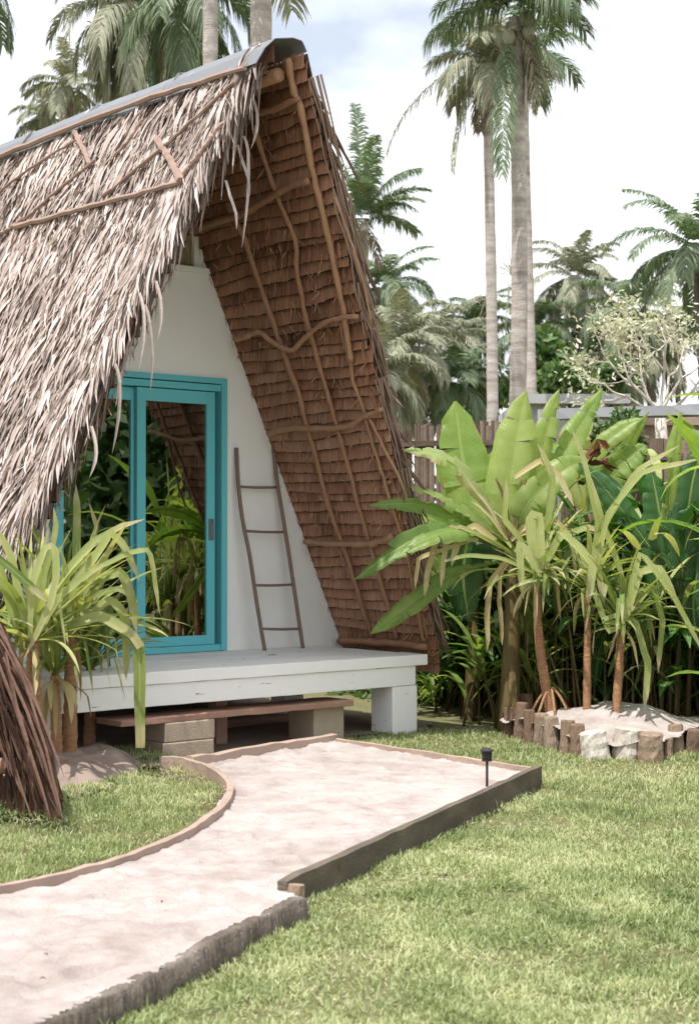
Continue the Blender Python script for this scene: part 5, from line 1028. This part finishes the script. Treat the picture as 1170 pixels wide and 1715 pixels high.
# palms behind the roof on the left
palm('thick grey trunk rising directly behind the hut gable, crown out of view', 436, -330, 20, 440, .145, 2.4, 14, 441, mt='palm_pale', er=(.45, 1.3), droop=(.8, 1.3), nl=60, lw=.014)
palm('pale ringed trunk left of the thick grey one, crown out of view', 353, -190, 19, 350, .095, 2.4, 12, 442, mt='palm_pale', er=(.2, 1.3), droop=(1.0, 1.5), nl=60, ll=.6, lw=.014)
palm('dark trunked palm with crown hanging over the ridge, left of the ringed trunk', 314, 10, 24, 312, .10, 1.5, 18, 443, mt='palm', tm='bark_dark', er=(-.6, 1.3), droop=(1.5, 2.2), nl=70, ll=.5, lw=.013, hang=.9, nuts=8, dead=5)
palm('full grey green palm above the ridge with fronds drooping to the left', 222, 30, 30, 228, .13, 1.9, 30, 444, mt='palm_pale', er=(-1.0, 1.3), droop=(1.5, 2.3), nl=70, ll=.55, lw=.016, hang=.9, dead=10, tm='bark_dark')
palm('palm left of the photo whose frond tips hang into the top left corner', -75, -60, 24, -85, .14, 1.75, 16, 445, er=(-.6, 1.3), nl=70, lw=.013, ll=.45, hang=.9)

# ---- pale tree at the right
r = np.random.default_rng(500); c = at(1105, 690, 19); e = empty('pale_tree', np.r_[c[:2], 0], 0, 'tree with whitish bare branches and pale leaves at the right edge', 'tree'); mt_ = MB(); ml = MB()
def branch(p, d, L_, rad, depth):
    q = spline([p, p + d * L_ * .5 + r.normal(0, .05, 3) * L_, p + (d + np.array([0, 0, .18])) * L_], 6); mt_.tube(q, np.linspace(rad, rad * .65, 6), 6, v=r.uniform(.3, 1), cap=False)
    if depth == 0:
        tip = q[-1]; n = 20
        dd = nrm(r.normal(0, 1, (n, 3)) + (0, 0, .3)); s = r.uniform(.05, .11, n); P = tip + r.normal(0, .09, (n, 1, 3)) + dd[:, None] * (s[:, None] * np.array([.15, .6, 1]))[..., None]; ml.ribbons(P, s[:, None] * np.array([.06, .17, .02]), r.normal(0, 1, (n, 3)), v=r.uniform(0, 1, n)); return
    for _ in range(r.integers(2, 4)):
        d2 = nrm(d + r.normal(0, .55, 3) * (1, .6, .8) + (0, 0, .12)); branch(q[-1], d2, L_ * r.uniform(.6, .85), rad * .62, depth - 1)
b0 = np.r_[c[:2], 0]; mt_.tube(spline([b0, (b0 + c) / 2 + (.05, 0, 0), c], 8), np.linspace(.11, .07, 8), 9)
for d in [(-.9, 0, .25), (-.5, .1, .8), (.1, -.1, 1), (.6, 0, .8), (.9, .1, .4), (-.75, -.1, .55), (.3, .3, .9)]: branch(c, nrm(np.array(d, float)), .42, .024, 3)
build_rel(mt_, 'trunk', M['pale_bark'], e, smooth=True); build_rel(ml, 'crown', M['pale_leaf'], e)

# ------------------------------------------------------------------ dry thatch corner of the neighbouring shelter, left foreground
YS = 8.4
e = empty('thatched_shelter', np.r_[at(-60, 1400, YS)[:2], 0], 0, 'corner of a neighbouring shelter with dark dry palm thatch down to the lawn', 'shelter')
m_ = MB(); r = np.random.default_rng(600)
def edgept(s): # pixel along the slope edge
    return (np.interp(s, [0, .3, .6, 1], [-60, -5, 35, 80]), np.interp(s, [0, .3, .6, 1], [960, 1030, 1120, 1290]))
for q in range(620):
    s = r.uniform(0, .85); x, y = edgept(s); x -= abs(r.normal(0, 34)); y += r.normal(0, 22); Yd = YS + r.uniform(-.25, .55)
    L1 = r.uniform(120, 260); a0 = R(1) * r.normal(66 + 5 * (x < 0), 7); bend = r.normal(-.06, .10) + .18 * (x > 0); pts = [(x, y)]
    for j in range(5): a_ = a0 + bend * j / 4; pts.append((pts[-1][0] + math.cos(a_) * L1 / 5, pts[-1][1] + math.sin(a_) * L1 / 5))
    pts = [(min(px_, float(np.interp(py_, [960, 1045, 1150, 1260, 1390], [-55, 0, 48, 82, 110])) + r.normal(0, 3)), min(py_, 1388 + r.uniform(-30, 0))) for px_, py_ in pts]
    strap_px(m_, pts, Yd, r.choice([2.2, 3.2, 5, 7.5]) * r.uniform(.8, 1.2), v=r.uniform(0, 1) ** 1.3, k=9, hint=(.5 + r.normal(0, .5), -1, .4), fold=.55)
for (pts, w) in [([(0, 1045), (45, 1150), (80, 1260), (108, 1383)], 10), ([(5, 1100), (50, 1200), (80, 1290), (100, 1360)], 12), ([(0, 1070), (55, 1170), (80, 1230), (108, 1305)], 9), ([(-20, 1060), (30, 1200), (60, 1290), (85, 1372)], 12), ([(10, 1090), (25, 1180), (45, 1240), (48, 1275)], 14)]:
    strap_px(m_, pts, YS - .3, w * .6, v=.8, k=12, hint=(.5, -1, .4), fold=.45)
for q in range(60):   # fringe hanging under the beam
    x = r.uniform(-70, 75); y0_ = 1285 + r.uniform(-10, 30); strap_px(m_, [(x, y0_), (x + r.normal(2, 4), y0_ + 45), (x + r.normal(4, 6), y0_ + r.uniform(60, 100))], YS + r.uniform(0, .5), r.uniform(5, 10), v=r.uniform(0, .8), k=7, hint=(.2, -1, .1), fold=.4)
build_rel(m_, 'thatch', M['old_leaf'], e)
m_ = MB(); m_.tube([at(-140, 1284, YS + .1), at(0, 1283, YS + .1), at(56, 1282, YS + .15)], .045, 10, v=.3); build_rel(m_, 'beam', M['plank'], e, smooth=True)
m_ = MB(); p_ = at(-20, 1300, YS + .45); m_.tube([np.r_[p_[:2], -.05], p_], .07, 10); p_ = at(20, 1300, YS + .45); m_.tube([np.r_[p_[:2], -.05], p_], .06, 10); build_rel(m_, 'post', M['bark_dark'], e, smooth=True)
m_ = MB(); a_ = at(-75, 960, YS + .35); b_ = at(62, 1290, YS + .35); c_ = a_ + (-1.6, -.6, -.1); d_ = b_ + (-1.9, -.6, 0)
off = np.array([.0, .06, .0]); m_.raw([a_, b_, d_, c_, a_ + off, b_ + off, d_ + off, c_ + off], [(0, 1, 2, 3), (7, 6, 5, 4), (0, 4, 5, 1), (1, 5, 6, 2), (2, 6, 7, 3), (3, 7, 4, 0)], .3); build_rel(m_, 'shade_slab', M['thatch_core'], e)  # dark slab added so the shelter's inside reads as shade
